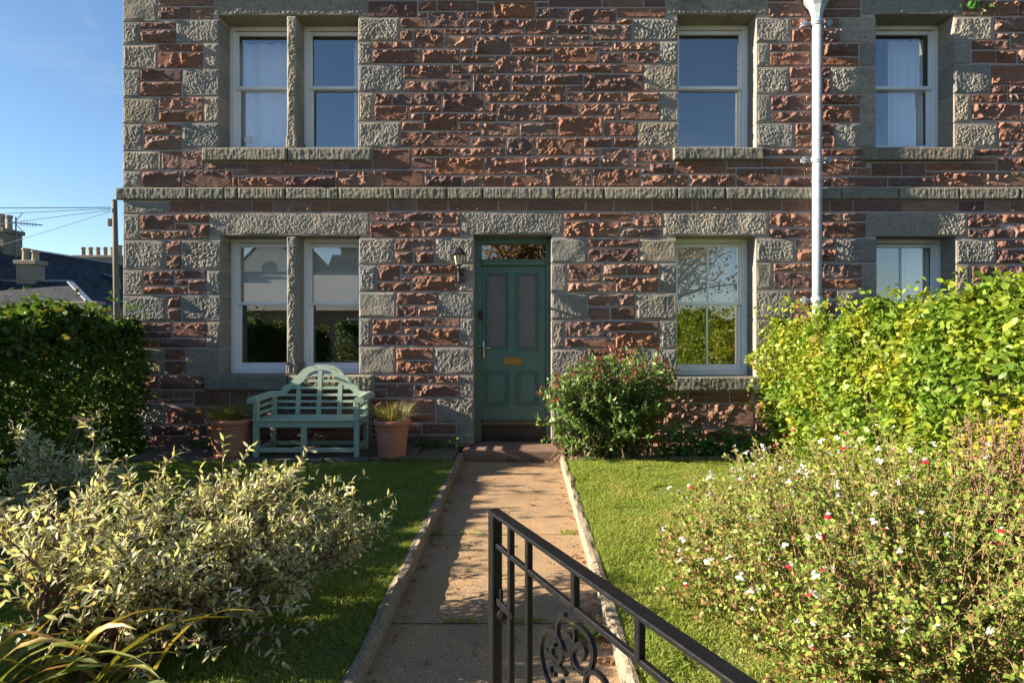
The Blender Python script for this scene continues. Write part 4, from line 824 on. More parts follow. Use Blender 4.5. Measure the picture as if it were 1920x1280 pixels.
for wall, lst in ((up_wall, red_up), (lo_wall, red_lo)):
    def seen(rs):
        r = rs[0]
        a = max(0, min(r[2], 1920) - max(r[0], 0)) * max(0, r[3] - max(r[1], 0))
        if r[3] > 600 and r[0] > 1440: a *= .01
        if r[3] > 560 + 30 and r[0] > 1500: a *= .01
        if r[3] > 720 and 1090 < r[0] < 1240: a *= .05
        if r[3] > 640 and r[2] < 300: a *= .1
        return -a
    lst.sort(key=seen)
    rest_v, rest_q, n = [], [], 0
    for k, (r, s) in enumerate(lst):
        x0, x1, z0, z1 = px_world(r)
        g_ = .0055
        flat = .45 if 375 < r[1] < 400 and r[3] < 399 else 1.0
        v, q = stone_arrays(x0 + g_, x1 - g_, z0 + g_, z1 - g_, .0108, lambda X, Z, w, h: h_red(X, Z, w, h, s * 7, flat), .05)
        if k < 298:
            np_obj('rubble_stone', v, q, M['red'], wall)
        else:
            rest_v.append(v); rest_q.append(q + n); n += len(v)
    if rest_v:
        tag(np_obj('rubble_stonework', np.concatenate(rest_v), np.concatenate(rest_q), M['red'], wall), kind='stuff')
# stone mullions of the two double windows
for (a, b, t, bot), wall in (((538, 555, 30, 279), up_wall), ((538, 554, 443, 703), lo_wall)):
    x0, x1, z0, z1 = wx(a), wx(b), wz(bot), wz(t)

    def hm(X, Z, w, h):
        return h_grey(X, Z, w, h, 901 + a, 1.3)
    v, q = stone_arrays(x0, x1, z0 + .003, z1 - .003, .011, hm, .31)
    k = np.clip(1 - (v[:, 2] - z0) / .17, 0, 1)
    k = np.where(v[:, 2] - z0 < .15, .014, 0)
    v[:, 0] += np.sign(v[:, 0] - (x0 + x1) / 2) * k
    np_obj('mullion', v, q, M['grey'], wall)

# ---------------------------------------------------------------- windows
FY = WALL + .29


def frame_ring(b, x0, x1, z0, z1, y0, y1, l, r, t, bo, bev=.004):
    b.box(x0, x0 + l, y0, y1, z0, z1, bev)
    b.box(x1 - r, x1, y0, y1, z0, z1, bev)
    b.box(x0 + l, x1 - r, y0, y1, z1 - t, z1, bev)
    b.box(x0 + l, x1 - r, y0, y1, z0, z0 + bo, bev)


def sash_window(x0, x1, z0, z1, zm, bar=False, label=None):
    fr = MB()
    fw = .052
    frame_ring(fr, x0 - .01, x1 + .01, z0 - .01, z1 + .01, FY, FY + .12, fw + .01, fw + .01, .05, .06)
    o = fr.build('sash_window', M['white'], house)
    if label: o['label'] = label
    a, b = x0 + fw, x1 - fw
    s = MB()
    frame_ring(s, a + .002, b - .002, zm - .02, z1 - .052, FY + .022, FY + .060, .042, .042, .045, .042)
    up = s.build('upper_sash', M['white'], o)
    s = MB()
    frame_ring(s, a + .002, b - .002, z0 + .052, zm + .018, FY + .066, FY + .104, .042, .042, .040, .085)
    lo = s.build('lower_sash', M['white'], o)
    MB().box(a + .04, b - .04, FY + .038, FY + .042, zm + .02, z1 - .095).build('pane', M['glass'], o)
    MB().box(a + .04, b - .04, FY + .083, FY + .087, z0 + .135, zm - .02).build('pane', M['glass'], o)
    if bar:
        c = (a + b) / 2
        MB().box(c - .013, c + .013, FY + .026, FY + .054, zm + .022, z1 - .097, .003).build('glazing_bar', M['white'], o)
        MB().box(c - .013, c + .013, FY + .070, FY + .100, z0 + .137, zm - .022, .003).build('glazing_bar', M['white'], o)
    return o


zu, zl = wz(163.5, FY), wz(569, FY)
A = OPW
LIGHTS = dict(
    ul=(A[0][0], wx(538), A[0][2], A[0][3]), ur=(wx(555), A[0][1], A[0][2], A[0][3]),
    ll=(A[1][0], wx(538), A[1][2], A[1][3]), lr=(wx(554), A[1][1], A[1][2], A[1][3]),
    uc=A[3], lc=A[4], uu=A[5], rr=A[6])
for k, (a, b, c, d) in LIGHTS.items():
    sash_window(a, b, c, d, zu if k[0] == 'u' else zl, bar=k in ('lc', 'rr'))


def curtain(x0, x1, z0, z1, folds, label, y=FY + .145, amp=.022, mat='curtain', name='curtain', group=None):
    nx = int((x1 - x0) / .006) + 8
    xs = np.linspace(x0, x1, nx)
    t = (xs - x0) / (x1 - x0)
    ph = t * folds * 2 * math.pi + np.sin(t * 5) * .8
    zs = np.linspace(z0, z1, 6)
    v = np.stack([np.stack([xs, y + amp * np.sin(ph + .1 * j) * (1 - .06 * j), np.full(nx, z)], -1) for j, z in enumerate(zs)], 1)
    i = np.arange(nx * 6).reshape(nx, 6)
    q = np.stack([i[:-1, :-1], i[1:, :-1], i[1:, 1:], i[:-1, 1:]], -1).reshape(-1, 4)
    o = np_obj(name, v.reshape(-1, 3), q, M[mat], None, True)
    md = o.modifiers.new('cloth', 'SOLIDIFY'); md.thickness = .003
    return tag(o, label, name.replace('_', ' '), group)


a, b, c, d = LIGHTS['ul']
curtain(a + .02, b - .01, c, d - .15, 4, 'pale closed curtain filling the upper floor window nearest the house corner')
a, b, c, d = LIGHTS['ur']
curtain(b - .17, b + .02, c, d - .12, 3, 'narrow pale curtain at the right edge of the upper double window')
a, b, c, d = LIGHTS['uu']
curtain(a + .42, b - .10, c, d - .12, 5, 'pale gathered curtain in the upper window right of the drainpipe')
a, b, c, d = LIGHTS['rr']
curtain(b - .45, b - .05, c, d - .05, 6, 'grey net curtain in the ground floor window above the right hedge')
# roller blinds half drawn behind the ground-floor windows
for k, w in (('ll', 'left light of the ground floor double window'), ('lr', 'right light of the ground floor double window'), ('lc', 'ground floor window with glazing bars')):
    a, b, c, d = LIGHTS[k]
    t = thing('roller_blind', ((a + b) / 2, FY + .2, zl), 'cream roller blind drawn halfway down behind the ' + w, 'blind', 'half drawn roller blinds')
    MB().box(a - .03, b + .03, FY + .185, FY + .187, zl + .04, d).build('cloth', M['blind'], t)
    MB().box(a - .03, b + .03, FY + .18, FY + .192, zl + .015, zl + .042, .003).build('bottom_bar', M['blind'], t)
    MB().tube([(a - .03, FY + .2, d + .03), (b + .03, FY + .2, d + .03)], .025, 10).build('roller', M['white'], t)
a, b, c, d = LIGHTS['uc']
t = thing('venetian_blind', ((a + b) / 2, FY + .2, c), 'blue-grey venetian blind covering the upper window left of the drainpipe', 'blind')
MB().box(a + .03, b - .03, FY + .17, FY + .21, d - .12, d - .08, .003).build('head_rail', M['slat'], t)
sb = MB()
z = d - .14
while z > c + .08:
    m = Matrix.Translation(((a + b) / 2, FY + .19, z)) @ Matrix.Rotation(R(48), 4, 'X')
    sb.obox(m, b - a - .08, .026, .0012)
    z -= .021
tag(sb.build('slat_ladder', M['slat'], t), kind='stuff')
# round sticker in the corner of the pane
a, b, c, d = LIGHTS['ul']
t = MB().lathe((a + .20, FY + .078, c + .235), [(.055, 0), (.055, .001)], 20, 'Y').build('window_sticker', M['curtain'], None)
tag(t, 'small round white sticker low on the upper left window pane', 'sticker')

# ---------------------------------------------------------------- front door
DY = WALL + .27
DS = F / DY


def dx(px): return (px - 980) / DS
def dz(py): return EYE - (py - 615) / DS


x0, x1, ztop = A[2][0], A[2][1], A[2][3]
fr = MB()
fl, frr = dx(903), dx(1023.5)
fr.box(x0 - .01, fl, DY - .05, DY + .09, TERR, ztop + .01, .005)
fr.box(frr, x1 + .01, DY - .05, DY + .09, TERR, ztop + .01, .005)
fr.box(fl, frr, DY - .05, DY + .09, dz(458), ztop + .01, .005)
fr.box(fl, frr, DY - .065, DY + .09, dz(498), dz(487), .008)
fr.box(fl, frr, DY - .085, DY - .06, dz(491.5), dz(488.5), .006)
dfr = fr.build('door_frame', M['door'], house)
MB().box(fl, frr, DY + .01, DY + .016, dz(487), dz(458)).build('fanlight_pane', M['glass'], dfr)
MB().box(x0 - .01, x1 + .01, DY + .10, DY + .5, 2.6, 2.62).build('fanlight_shelf', M['plaster'], dfr) if False else None
lt, lb = dz(498) - .004, dz(787)
Lx0, Lx1 = fl + .003, frr - .003
pan = [(dx(912), dx(954), dz(655.5), dz(511.5), True), (dx(968), dx(1010), dz(655.5), dz(511.5), True),
       (dx(912), dx(955), dz(760), dz(695), False), (dx(968), dx(1010), dz(760), dz(695), False)]
leaf = MB()
ys, ye = DY - .012, DY + .035
leaf.box(Lx0, pan[0][0], ys, ye, lb, lt)
leaf.box(pan[1][1], Lx1, ys, ye, lb, lt)
leaf.box(pan[0][1], pan[1][0], ys, ye, lb, lt)
for (p, q_) in ((0, 2), (1, 3)):
    a, b = pan[p][0], pan[p][1]
    leaf.box(a, b, ys, ye, pan[p][3], lt)
    leaf.box(a, b, ys, ye, pan[q_][3], pan[p][2])
    leaf.box(a, b, ys, ye, lb, pan[q_][2])
door = leaf.build('front_door', M['door'], house)
door['label'] = 'green panelled front door with two tall obscure panes'
for a, b, c, d, gl in pan:
    mo = MB()
    frame_ring(mo, a, b, c, d, DY - .030, DY + .01, .014, .014, .014, .014, .006)
    frame_ring(mo, a + .014, b - .014, c + .014, d - .014, DY - .020, DY + .008, .016, .016, .016, .016, .007)
    mo.build('moulding', M['door'], door)
    if gl:
        MB().box(a + .03, b - .03, DY + .006, DY + .012, c + .03, d - .03).build('pane', M['obscure'], door)
    else:
        p_ = MB().box(a + .03, b - .03, DY + .004, DY + .02, c + .03, d - .03)
        p_.box(a + .06, b - .06, DY - .002, DY + .01, c + .06, d - .06, .006)
        p_.build('panel', M['door'], door)
lbx = MB()
la, lb_, lc, ld = dx(943), dx(979.5), dz(684), dz(670)
frame_ring(lbx, la, lb_, lc, ld, ys - .010, ys + .002, .022, .022, .022, .022, .004)
letter = lbx.build('letterbox', M['brass'], door)
MB().box(la + .022, lb_ - .022, ys - .006, ys + .0, lc + .022, ld - .022, .003).build('flap', M['brass'], door)
hd = MB()
hx = dx(906.5)
hd.box(hx - .014, hx + .014, ys - .008, ys + .001, dz(671), dz(637.5), .004)
hd.tube([(hx, ys - .006, dz(651)), (hx, ys - .045, dz(651)), (hx + .015, ys - .052, dz(651)), (hx + .09, ys - .05, dz(651.5))], .008, 8)
hd.build('handle', M['chrome'], door, True)
nb = MB()
nx_ = dx(961)
nb.box(nx_ - .006, nx_ + .006, ys - .005, ys + .001, dz(557), dz(543), .002)
nb.box(nx_ - .016, nx_ + .016, ys - .005, ys + .001, dz(558), dz(556.6), .001)
nb.add([(nx_ - .006, ys - .005, dz(543)), (nx_ - .006, ys - .005, dz(545.5)), (nx_ - .018, ys - .005, dz(546.5)), (nx_ - .018, ys - .005, dz(545.2)),
        (nx_ - .006, ys, dz(543)), (nx_ - .006, ys, dz(545.5)), (nx_ - .018, ys, dz(546.5)), (nx_ - .018, ys, dz(545.2))],
       [(0, 1, 2, 3), (4, 7, 6, 5), (0, 4, 5, 1), (1, 5, 6, 2), (2, 6, 7, 3), (3, 7, 4, 0)])
nb.build('door_number', M['brass'], door)
MB().box(Lx0, Lx1, ys - .035, DY + .02, dz(796), dz(787.5), .008).build('threshold_bar', M['ochre'], house)
MB().box(fl, frr, DY - .01, DY + .1, .0, dz(796.5)).build('threshold_riser', M['black'], house)
MB().box(x0 - .012, x1 + .012, WALL + .008, DY - .012, -.05, .118).build('door_sill', M['step'], house)
k = thing('key_safe', (dx(902.5), DY - .06, dz(600)), 'small black entry box on the left door frame', 'key safe')
MB().box(dx(899.5), dx(906), DY - .085, DY - .05, dz(600), dz(582), .008).build('case', M['black'], k)
MB().box(dx(901), dx(904.5), DY - .090, DY - .084, dz(594), dz(586), .002).build('cover', M['black'], k)
st = MB()
st.box(-.735, .52, 7.25, WALL + .004, -.05, .117, .018)
tag(st.build('door_step', M['step']), kind='structure')

# ---------------------------------------------------------------- things on the wall
# drainpipe with hopper and fixing brackets
PY = WALL - .115
pxx = (1532 - 980) * PY / F


def pz(py): return EYE - (py - 615) * PY / F


pipe = thing('drainpipe', (pxx, PY, .1), 'pale grey cast-iron drainpipe with hopper head running down the facade', 'drainpipe')
MB().tube([(pxx, PY, .1), (pxx, PY, pz(36))], .057, 20, True).build('pipe', M['pipe'], pipe, True)
hp = MB()
hp.lathe((pxx, PY, 0), [(.060, pz(40)), (.066, pz(36)), (.07, pz(28)), (.10, pz(14)), (.15, pz(4)), (.165, pz(1)), (.165, pz(-8)), (.18, pz(-10)), (.18, pz(-40)), (.15, pz(-41))], 8)
hp.build('hopper', M['pipe'], pipe)
for py in (43, 300, 562):
    br = MB()
    z = pz(py)
    br.lathe((pxx, PY, z), [(.060, -.035), (.070, -.033), (.070, -.012), (.078, -.01), (.078, .012), (.070, .014), (.070, .033), (.060, .035)], 20)
    br.box(pxx - .15, pxx + .15, PY + .02, PY + .045, z - .015, z + .015, .004)
    b = br.build('bracket', M['pipe'], pipe, False)
    for s in (-1, 1):
        fl_ = MB()
        cx = pxx + s * .155
        pts = []
        for k in range(24):
            a = k / 24 * 2 * math.pi
            rr = .028 + .014 * abs(math.cos(2 * a))
            pts.append((cx + rr * math.cos(a), z + rr * math.sin(a)))
        fl_.prism(pts, PY - .005, PY + .018)
        fl_.lathe((cx, PY - .012, z), [(.011, 0), (.011, .012)], 8, 'Y')
        fl_.build('fixing_ear', M['pipe'], b)
    for s in (-1, 1):
        MB().tube([(pxx + s * .155, PY + .01, z), (pxx + s * .155, WALL + .01, z)], .012, 6).build('fixing_spacer', M['pipe'], b)

# wall lantern
LY = WALL - .19
lx = (860 - 980) * LY / F


def lz(py): return EYE - (py - 615) * LY / F


lan = thing('wall_lantern', (lx, WALL, lz(525)), 'black coach lantern with cream glass beside the front door', 'lantern')
zt, zb = lz(477.5), lz(497)
gb = MB()
gb.lathe((lx, LY, 0), [(.034, zb), (.062, zt)], 6)
gb.build('glass', M['creamglass'], lan)
cg = MB()
for k in range(6):
    a = 2 * math.pi * k / 6
    cg.tube([(lx + .036 * math.cos(a), LY + .036 * math.sin(a), zb), (lx + .065 * math.cos(a), LY + .065 * math.sin(a), zt)], .0055, 5)
cg.lathe((lx, LY, 0), [(.042, zb - .014), (.042, zb + .004)], 6)
cg.build('cage', M['black'], lan)
MB().lathe((lx, LY, 0), [(.096, zt - .004), (.098, zt + .006), (.082, zt + .014), (.050, lz(467)), (.040, lz(465.5)), (.012, lz(464))], 6).build('lid', M['black'], lan)
MB().lathe((lx, LY, 0), [(.010, lz(464.5)), (.016, lz(463)), (.008, lz(461)), (.010, lz(459.5)), (.002, lz(457))], 8).build('finial', M['black'], lan, True)
am = MB()
am.tube([(lx, LY, zb - .01), (lx, LY + .01, zb - .05), (lx + .005, LY + .05, zb - .09), (lx + .01, LY + .12, zb - .10), (lx + .01, WALL - .015, zb - .095)], [.022, .017, .016, .016, .018], 8)
am.build('arm', M['black'], lan, True)
MB().box(lx - .03, lx + .055, WALL - .035, WALL + .004, lz(527), lz(499), .012).build('back_plate', M['black'], lan)

# self-seeded plant is grown with the other greenery below

# ---------------------------------------------------------------- bench
BX, BY0, BY1 = -2.496, 6.87, 7.34
BW = .611
bench = thing('garden_bench', (BX, 7.1, TERR), 'sage green wooden garden bench with arched slatted back under the window', 'bench')


def shear(mb, zs, k):
    for v in mb.v:
        v[:, 1] += np.maximum(v[:, 2] - zs, 0) * k
    return mb


SEAT = TERR + .43
for s in (-1, 1):
    MB().box(BX + s * (BW - .03) - .03, BX + s * (BW - .03) + .03, BY0, BY0 + .06, TERR, TERR + .64, .006).build('leg', M['bench'], bench)
    shear(MB().box(BX + s * (BW - .045) - .028, BX + s * (BW - .045) + .028, BY1 - .03, BY1 + .025, TERR, TERR + .70, .006), SEAT, .14).build('leg', M['bench'], bench)
    MB().box(BX + s * (BW - .035) - .02, BX + s * (BW - .035) + .02, BY0 + .06, BY1 - .03, SEAT - .085, SEAT - .02, .004).build('side_rail', M['bench'], bench)
    MB().box(BX + s * (BW - .035) - .02, BX + s * (BW - .035) + .02, BY0 + .06, BY1 - .03, TERR + .06, TERR + .11, .004).build('stretcher', M['bench'], bench)
MB().box(BX - .06, BX, BY0 + .004, BY0 + .056, TERR, SEAT - .09, .005).build('leg', M['bench'], bench)
MB().box(BX - BW + .06, BX + BW - .06, BY0 + .006, BY0 + .05, SEAT - .09, SEAT - .02, .005).build('front_rail', M['bench'], bench)
MB().box(BX - BW + .06, BX + BW - .06, BY0 + .01, BY0 + .05, TERR + .055, TERR + .105, .005).build('stretcher', M['bench'], bench)
MB().box(BX - BW + .06, BX + BW - .06, BY1 - .02, BY1 + .02, TERR + .055, TERR + .105, .005).build('stretcher', M['bench'], bench)
MB().box(BX - BW + .06, BX + BW - .06, BY1 - .02, BY1 + .02, SEAT - .09, SEAT - .02, .005).build('back_rail', M['bench'], bench)
for k in range(6):
    y = BY0 - .012 + k * .079
    MB().box(BX - BW + (.005 if k else .0), BX + BW - (.005 if k else .0), y, y + .069, SEAT - .02, SEAT + .003, .005).build('seat_slat', M['bench'], bench)
ZS = .00178


def bk(dxz, yz):
    return (dxz * ZS, EYE - ((660 + yz * .2708) - 615) / 152.2)


oA = [(0, 89), (50, 92), (95, 102), (130, 122), (152, 147), (164, 163), (186, 167), (192, 188), (212, 214), (248, 230), (264, 238), (262, 256), (280, 268), (338, 270)]
oB = [(0, 124), (40, 128), (72, 142), (96, 163), (108, 182), (118, 200), (135, 214), (150, 226), (172, 240), (205, 258), (222, 270), (236, 290), (262, 302), (338, 306)]
yb0, yb1 = BY1 - .015, BY1 + .018
A_ = [(BX - bk(*p)[0], bk(*p)[1]) for p in oA[::-1]] + [(BX + bk(*p)[0], bk(*p)[1]) for p in oA[1:]]
B_ = [(BX - bk(*p)[0], bk(*p)[1]) for p in oB[::-1]] + [(BX + bk(*p)[0], bk(*p)[1]) for p in oB[1:]]
shear(MB().band(A_, B_, yb0, yb1), SEAT, .14).build('back_crest', M['bench'], bench)
for cx, top in ((-152, 232), (-8, 118), (136, 222)):
    a, zt_ = bk(cx - 14, top)
    b, _ = bk(cx + 14, top)
    shear(MB().box(BX + a, BX + b, yb0 + .002, yb1 - .004, SEAT - .03, zt_), SEAT, .14).build('back_upright', M['bench'], bench)
for yz, hw in ((160, 100), (200, 122), (248, 190), (296, 300), (340, 300), (384, 300)):
    a, zc = bk(-hw, yz)
    b, _ = bk(hw, yz)
    shear(MB().box(BX + a, BX + b, yb0 + .006, yb1 - .008, zc - .014, zc + .014), SEAT, .14).build('back_slat', M['bench'], bench)
for s in (-1, 1):
    cx, cz = BX + s * (BW + .002), TERR + .645
    pts = [(cx + .062 * math.cos(a), cz + .055 * math.sin(a)) for a in np.linspace(-.35, math.pi + .35, 16)]
    arm = MB().prism(pts, BY0 - .012, BY0 + .03)
    arm_o = arm.build('arm_scroll', M['bench'], bench)
    for a in (10, 50, 90, 130, 170):
        sx, sz = cx + .052 * math.cos(R(a)), cz + .047 * math.sin(R(a))
        m_b = MB().bar((sx, BY0 + .03, sz), (sx + (-s) * .004, BY1 + .02, sz + .012), .034, .013, up=(math.cos(R(a)), 0, math.sin(R(a))), bev=.003)
        m_b.build('arm_slat', M['bench'], bench)
    for zz in (.49, .57):
        MB().bar((BX + s * (BW - .02), BY0 + .05, TERR + zz), (BX + s * (BW - .03), BY1 + .01, TERR + zz + .01), .018, .034, bev=.003).build('arm_slat', M['bench'], bench)
    arm_end = MB().prism([(p[0], p[1] + .012) for p in pts], BY1 - .005, BY1 + .03)
    arm_end.build('arm_scroll', M['bench'], bench)


# ---------------------------------------------------------------- terracotta pots
def pot(x, y, rim, h, base, label, emblem_ang):
    t = thing('terracotta_pot', (x, y, TERR), label, 'plant pot', 'terracotta pots beside the bench')
    r_ = rim
    prof = [(base, TERR), (base + .01, TERR + .01)]
    for k in range(1, 9):
        u = k / 8
        prof.append((base + (r_ * .90 - base) * (u ** .9), TERR + (h - .07) * u))
    prof += [(r_ * .93, TERR + h - .065), (r_, TERR + h - .05), (r_ * 1.01, TERR + h - .02), (r_ * .985, TERR + h - .004), (r_ * .94, TERR + h), (r_ * .88, TERR + h - .01), (r_ * .84, TERR + h - .06)]
    MB().lathe((x, y, 0), prof, 40).build('body', M['terra'], t, True)
    MB().lathe((x, y, 0), [(r_ * .93, TERR + h - .105), (r_ * .945, TERR + h - .098), (r_ * .93, TERR + h - .09)], 40).build('moulded_ring', M['terra'], t, True)
    MB().lathe((x, y, 0), [(r_ * .86, TERR + h - .06), (r_ * .5, TERR + h - .045), (.01, TERR + h - .04)], 24).build('compost', M['soil'], t)
    em = MB()
    rz = TERR + h * .58
    rr = base + (r_ * .9 - base) * .58
    ax = Vector((math.sin(emblem_ang), -math.cos(emblem_ang), .12)).normalized()
    c = Vector((x, y, rz)) + Vector((ax.x, ax.y, 0)) * (rr - .012)
    q4 = ax.to_track_quat('Z', 'Y').to_matrix()
    vs, fs = [], []
    prof2 = [(.046, 0), (.046, .014), (.036, .018), (.034, .012), (.022, .013), (.016, .022), (.001, .024)]
    for (pr, ph) in prof2:
        for k in range(16):
            a = 2 * math.pi * k / 16
            vs.append(c + q4 @ Vector((pr * math.cos(a), pr * math.sin(a), ph)))
    for i in range(len(prof2) - 1):
        for k in range(16):
            fs.append((i * 16 + k, i * 16 + (k + 1) % 16, (i + 1) * 16 + (k + 1) % 16, (i + 1) * 16 + k))
    em.add([tuple(q) for q in vs], fs)
    em.build('emblem', M['terra'], t, True)
    return t


POTL = (-3.41, 6.98, .265, .44)
POTR = (-1.515, 6.93, .212, .43)
pot(*POTL[:4], .165, 'wide terracotta pot left of the bench, shaded by the hedge', .15)
pot(*POTR[:4], .150, 'terracotta pot with round emblem right of the bench, in sunlight', -.28)

# ---------------------------------------------------------------- iron gate, standing open
GA = Vector((-.092, 2.0, 0))
GD = Vector((.441, -.898, 0)).normalized()
GN = Vector((0, 0, 1)).cross(GD)
GTOP, GLEN = .985, 1.29


def gp(t, z): return GA + GD * t + Vector((0, 0, z))


def gpx(px, py):
    u = (px - 980) / F
    t = (u * GA.y - GA.x) / (GD.x - u * GD.y)
    y = GA.y + GD.y * t
    return gp(t, EYE - (py - 615) * y / F)


gate = thing('iron_gate', tuple(gp(GLEN, 0)), 'black wrought-iron garden gate standing open over the path', 'gate')
up3 = (0, 0, 1)
MB().bar(gp(-.02, GTOP), gp(GLEN + .02, GTOP), .042, .012, up3, .003).build('top_rail', M['iron'], gate)
MB().bar(gp(.0, GTOP - .105), gp(GLEN, GTOP - .105), .016, .016, up3, .002).build('middle_rail', M['iron'], gate)
MB().bar(gp(.0, .16), gp(GLEN, .16), .016, .016, up3, .002).build('bottom_rail', M['iron'], gate)
for t, z0, w in ((.0, .05, .040), (GLEN, .05, .040)):
    MB().bar(gp(t, z0), gp(t, GTOP - .006), .036, w, tuple(GD), .003).build('end_post', M['iron'], gate)
for t, z0 in ((.125, .16), (.25, .16), (.515, GTOP - .105), (.785, GTOP - .105), (1.04, .16), (1.165, .16)):
    MB().bar(gp(t, z0), gp(t, GTOP - .006), .019, .019, tuple(GD), .002).build('upright', M['iron'], gate)


def zq(px, py): return gpx(880 + px * .2708, 940 + py * .2708)


def smooth(pts, n=5):
    out = []
    P = [pts[0]] + pts + [pts[-1]]
    for i in range(1, len(P) - 2):
        for k in range(n):
            u = k / n
            a, b, c, d = P[i - 1], P[i], P[i + 1], P[i + 2]
            out.append(.5 * ((2 * b) + (c - a) * u + (2 * a - 5 * b + 4 * c - d) * u * u + (3 * b - a - 3 * c + d) * u ** 3))
    return out + [pts[-1]]


def flat_strip(mb, pts, w=.012, h=.0055):
    """strip of flat bar bent in the plane of the gate"""
    n = len(pts)
    v, f = [], []
    for i, p in enumerate(pts):
        d = (pts[min(i + 1, n - 1)] - pts[max(i - 1, 0)]).normalized()
        s = d.cross(GN).normalized()
        for a, b in ((-1, -1), (1, -1), (1, 1), (-1, 1)):
            v.append(tuple(p + s * (a * h) + GN * (b * w / 2)))
    for i in range(n - 1):
        for k in range(4):
            f.append((i * 4 + k, i * 4 + (k + 1) % 4, (i + 1) * 4 + (k + 1) % 4, (i + 1) * 4 + k))
    f += [(0, 1, 2, 3), tuple((n - 1) * 4 + k for k in (3, 2, 1, 0))]
    mb.add(v, f)


SCR = [[(600, 990), (575, 1005), (580, 1060), (625, 1110), (650, 1060), (645, 990), (600, 905), (550, 880), (510, 930), (498, 1040), (525, 1180), (570, 1290), (600, 1420), (585, 1560)],
       [(655, 935), (690, 915), (715, 960), (705, 1030), (685, 1055), (645, 1010), (615, 920), (615, 840), (640, 790), (668, 782)],
       [(790, 1085), (805, 1030), (775, 985), (738, 1000), (718, 1060), (745, 1140), (800, 1185), (850, 1130), (862, 1020), (820, 915), (745, 848)],
       [(540, 1025), (600, 1105), (675, 1195)],
       [(600, 1195), (575, 1190), (565, 1130), (590, 1115), (620, 1130)],
       [(640, 1230), (655, 1340), (640, 1450)],
       [(730, 880), (735, 940), (715, 1030), (725, 1160)],
       [(810, 1330), (808, 1250), (820, 1190), (870, 1178), (920, 1215), (960, 1290), (980, 1420)]]
zrefs = GTOP - .105
for pl in SCR:
    pts = [zq(*p) for p in pl]
    mb = MB()
    flat_strip(mb, smooth(pts))
    mb.build('scroll', M['iron'], gate)
lt_ = MB()
zl_ = gpx(935, 1128).z
lt_.bar(gp(-.035, zl_), gp(.14, zl_), .012, .022, up3, .002)
lt_.lathe(tuple(gp(.06, zl_ - .03) + GN * .0), [(.004, -.012), (.017, -.008), (.019, 0), (.017, .008), (.004, .012)], 12, 'Y')
lt_.bar(gp(.05, zl_ - .01), gp(.05, zl_ + .05), .010, .010, tuple(GD), .001)
lt_.build('latch', M['iron'], gate)
gpost = thing('gate_post', tuple(gp(GLEN + .06, 0)), 'black iron post carrying the hinges of the open gate', 'gate post')
p_ = gp(GLEN + .07, 0)
MB().box(p_.x - .03, p_.x + .03, p_.y - .03, p_.y + .03, -.05, 1.1, .004).build('post', M['iron'], gpost)
for z in (.22, .85):
    MB().bar(gp(GLEN - .02, z), gp(GLEN + .07, z), .02, .03, up3).build('hinge', M['iron'], gpost)

# ---------------------------------------------------------------- background beyond the left hedge
def roof_prism(b, x0, x1, y0, y1, ze, zr, axis='Y', hip=0.0, over=.25):
    """pitched roof (thick) over a rectangle"""
    if axis == 'Y':
        xm = (x0 + x1) / 2
        pts = [(x0 - over, y0 - over, ze), (x1 + over, y0 - over, ze), (x1 + over, y1 + over, ze), (x0 - over, y1 + over, ze), (xm, y0 - over + hip, zr), (xm, y1 + over - hip, zr)]
        b.add(pts, [(0, 4, 5, 3), (1, 2, 5, 4), (0, 1, 4), (2, 3, 5), (0, 3, 2, 1)])
    else:
        ym = (y0 + y1) / 2
        pts = [(x0 - over, y0 - over, ze), (x1 + over, y0 - over, ze), (x1 + over, y1 + over, ze), (x0 - over, y1 + over, ze), (x0 - over + hip, ym, zr), (x1 + over - hip, ym, zr)]
        b.add(pts, [(0, 1, 5, 4), (2, 3, 4, 5), (0, 4, 3), (1, 2, 5), (0, 3, 2, 1)])


def chimney(parent, x0, x1, y0, y1, z0, z1, pots, name='chimney'):
    c = MB().box(x0, x1, y0, y1, z0, z1 - .1)
    c.box(x0 - .1, x1 + .1, y0 - .1, y1 + .1, z1 - .22, z1, .03)
    o = c.build(name, M['chim'], parent)
    n = len(pots)
    for k, hp_ in enumerate(pots):
        px_ = x0 + (x1 - x0) * (k + .5) / n
        r_ = min(.17, (x1 - x0) / n * .38)
        MB().lathe((px_, (y0 + y1) / 2, z1 - .02), [(r_ * 1.05, 0), (r_ * .9, hp_ * .25), (r_ * .85, hp_ * .8), (r_ * 1.1, hp_ * .86), (r_ * 1.05, hp_)], 12).build('chimney_pot', M['potclay'], o)
    return o


cot = thing('slate_roofed_cottage', (-28, 36, 0), 'low cottage with long slate roof and chimneys beyond the left hedge', 'house')
MB().box(-31.8, -24.2, 28, 46, -.1, 2.95).build('wall', M['brownwall'], cot)
b = MB(); roof_prism(b, -32, -24, 28, 46, 2.9, 6.0, 'Y')
rf = b.build('roof', M['slate'], cot)
MB().bar((-28, 27.7, 6.02), (-28, 46.3, 6.02), .3, .1).build('ridge', M['lead'], rf)
MB().box(-31, -19.2, 26.5, 31, -.1, 2.6).build('wing_wall', M['brownwall'], cot)
b = MB(); roof_prism(b, -31, -19, 26.3, 31.5, 2.55, 3.85, 'X', hip=3.2)
wr = b.build('wing_roof', M['slate'], cot)
MB().bar((-18.75, 26.05, 2.6), (-21.95, 28.9, 3.88), .22, .08).build('hip_flashing', M['lead'], wr)
MB().bar((-31.2, 28.9, 3.88), (-22, 28.9, 3.88), .25, .09).build('ridge', M['lead'], wr)
chimney(cot, -24.25, -23.35, 28.6, 29.2, 2.6, 4.85, (.62, .5))
chimney(cot, -28.5, -27.3, 31.4, 32.6, 4.8, 6.85, (.85, .85, .8))
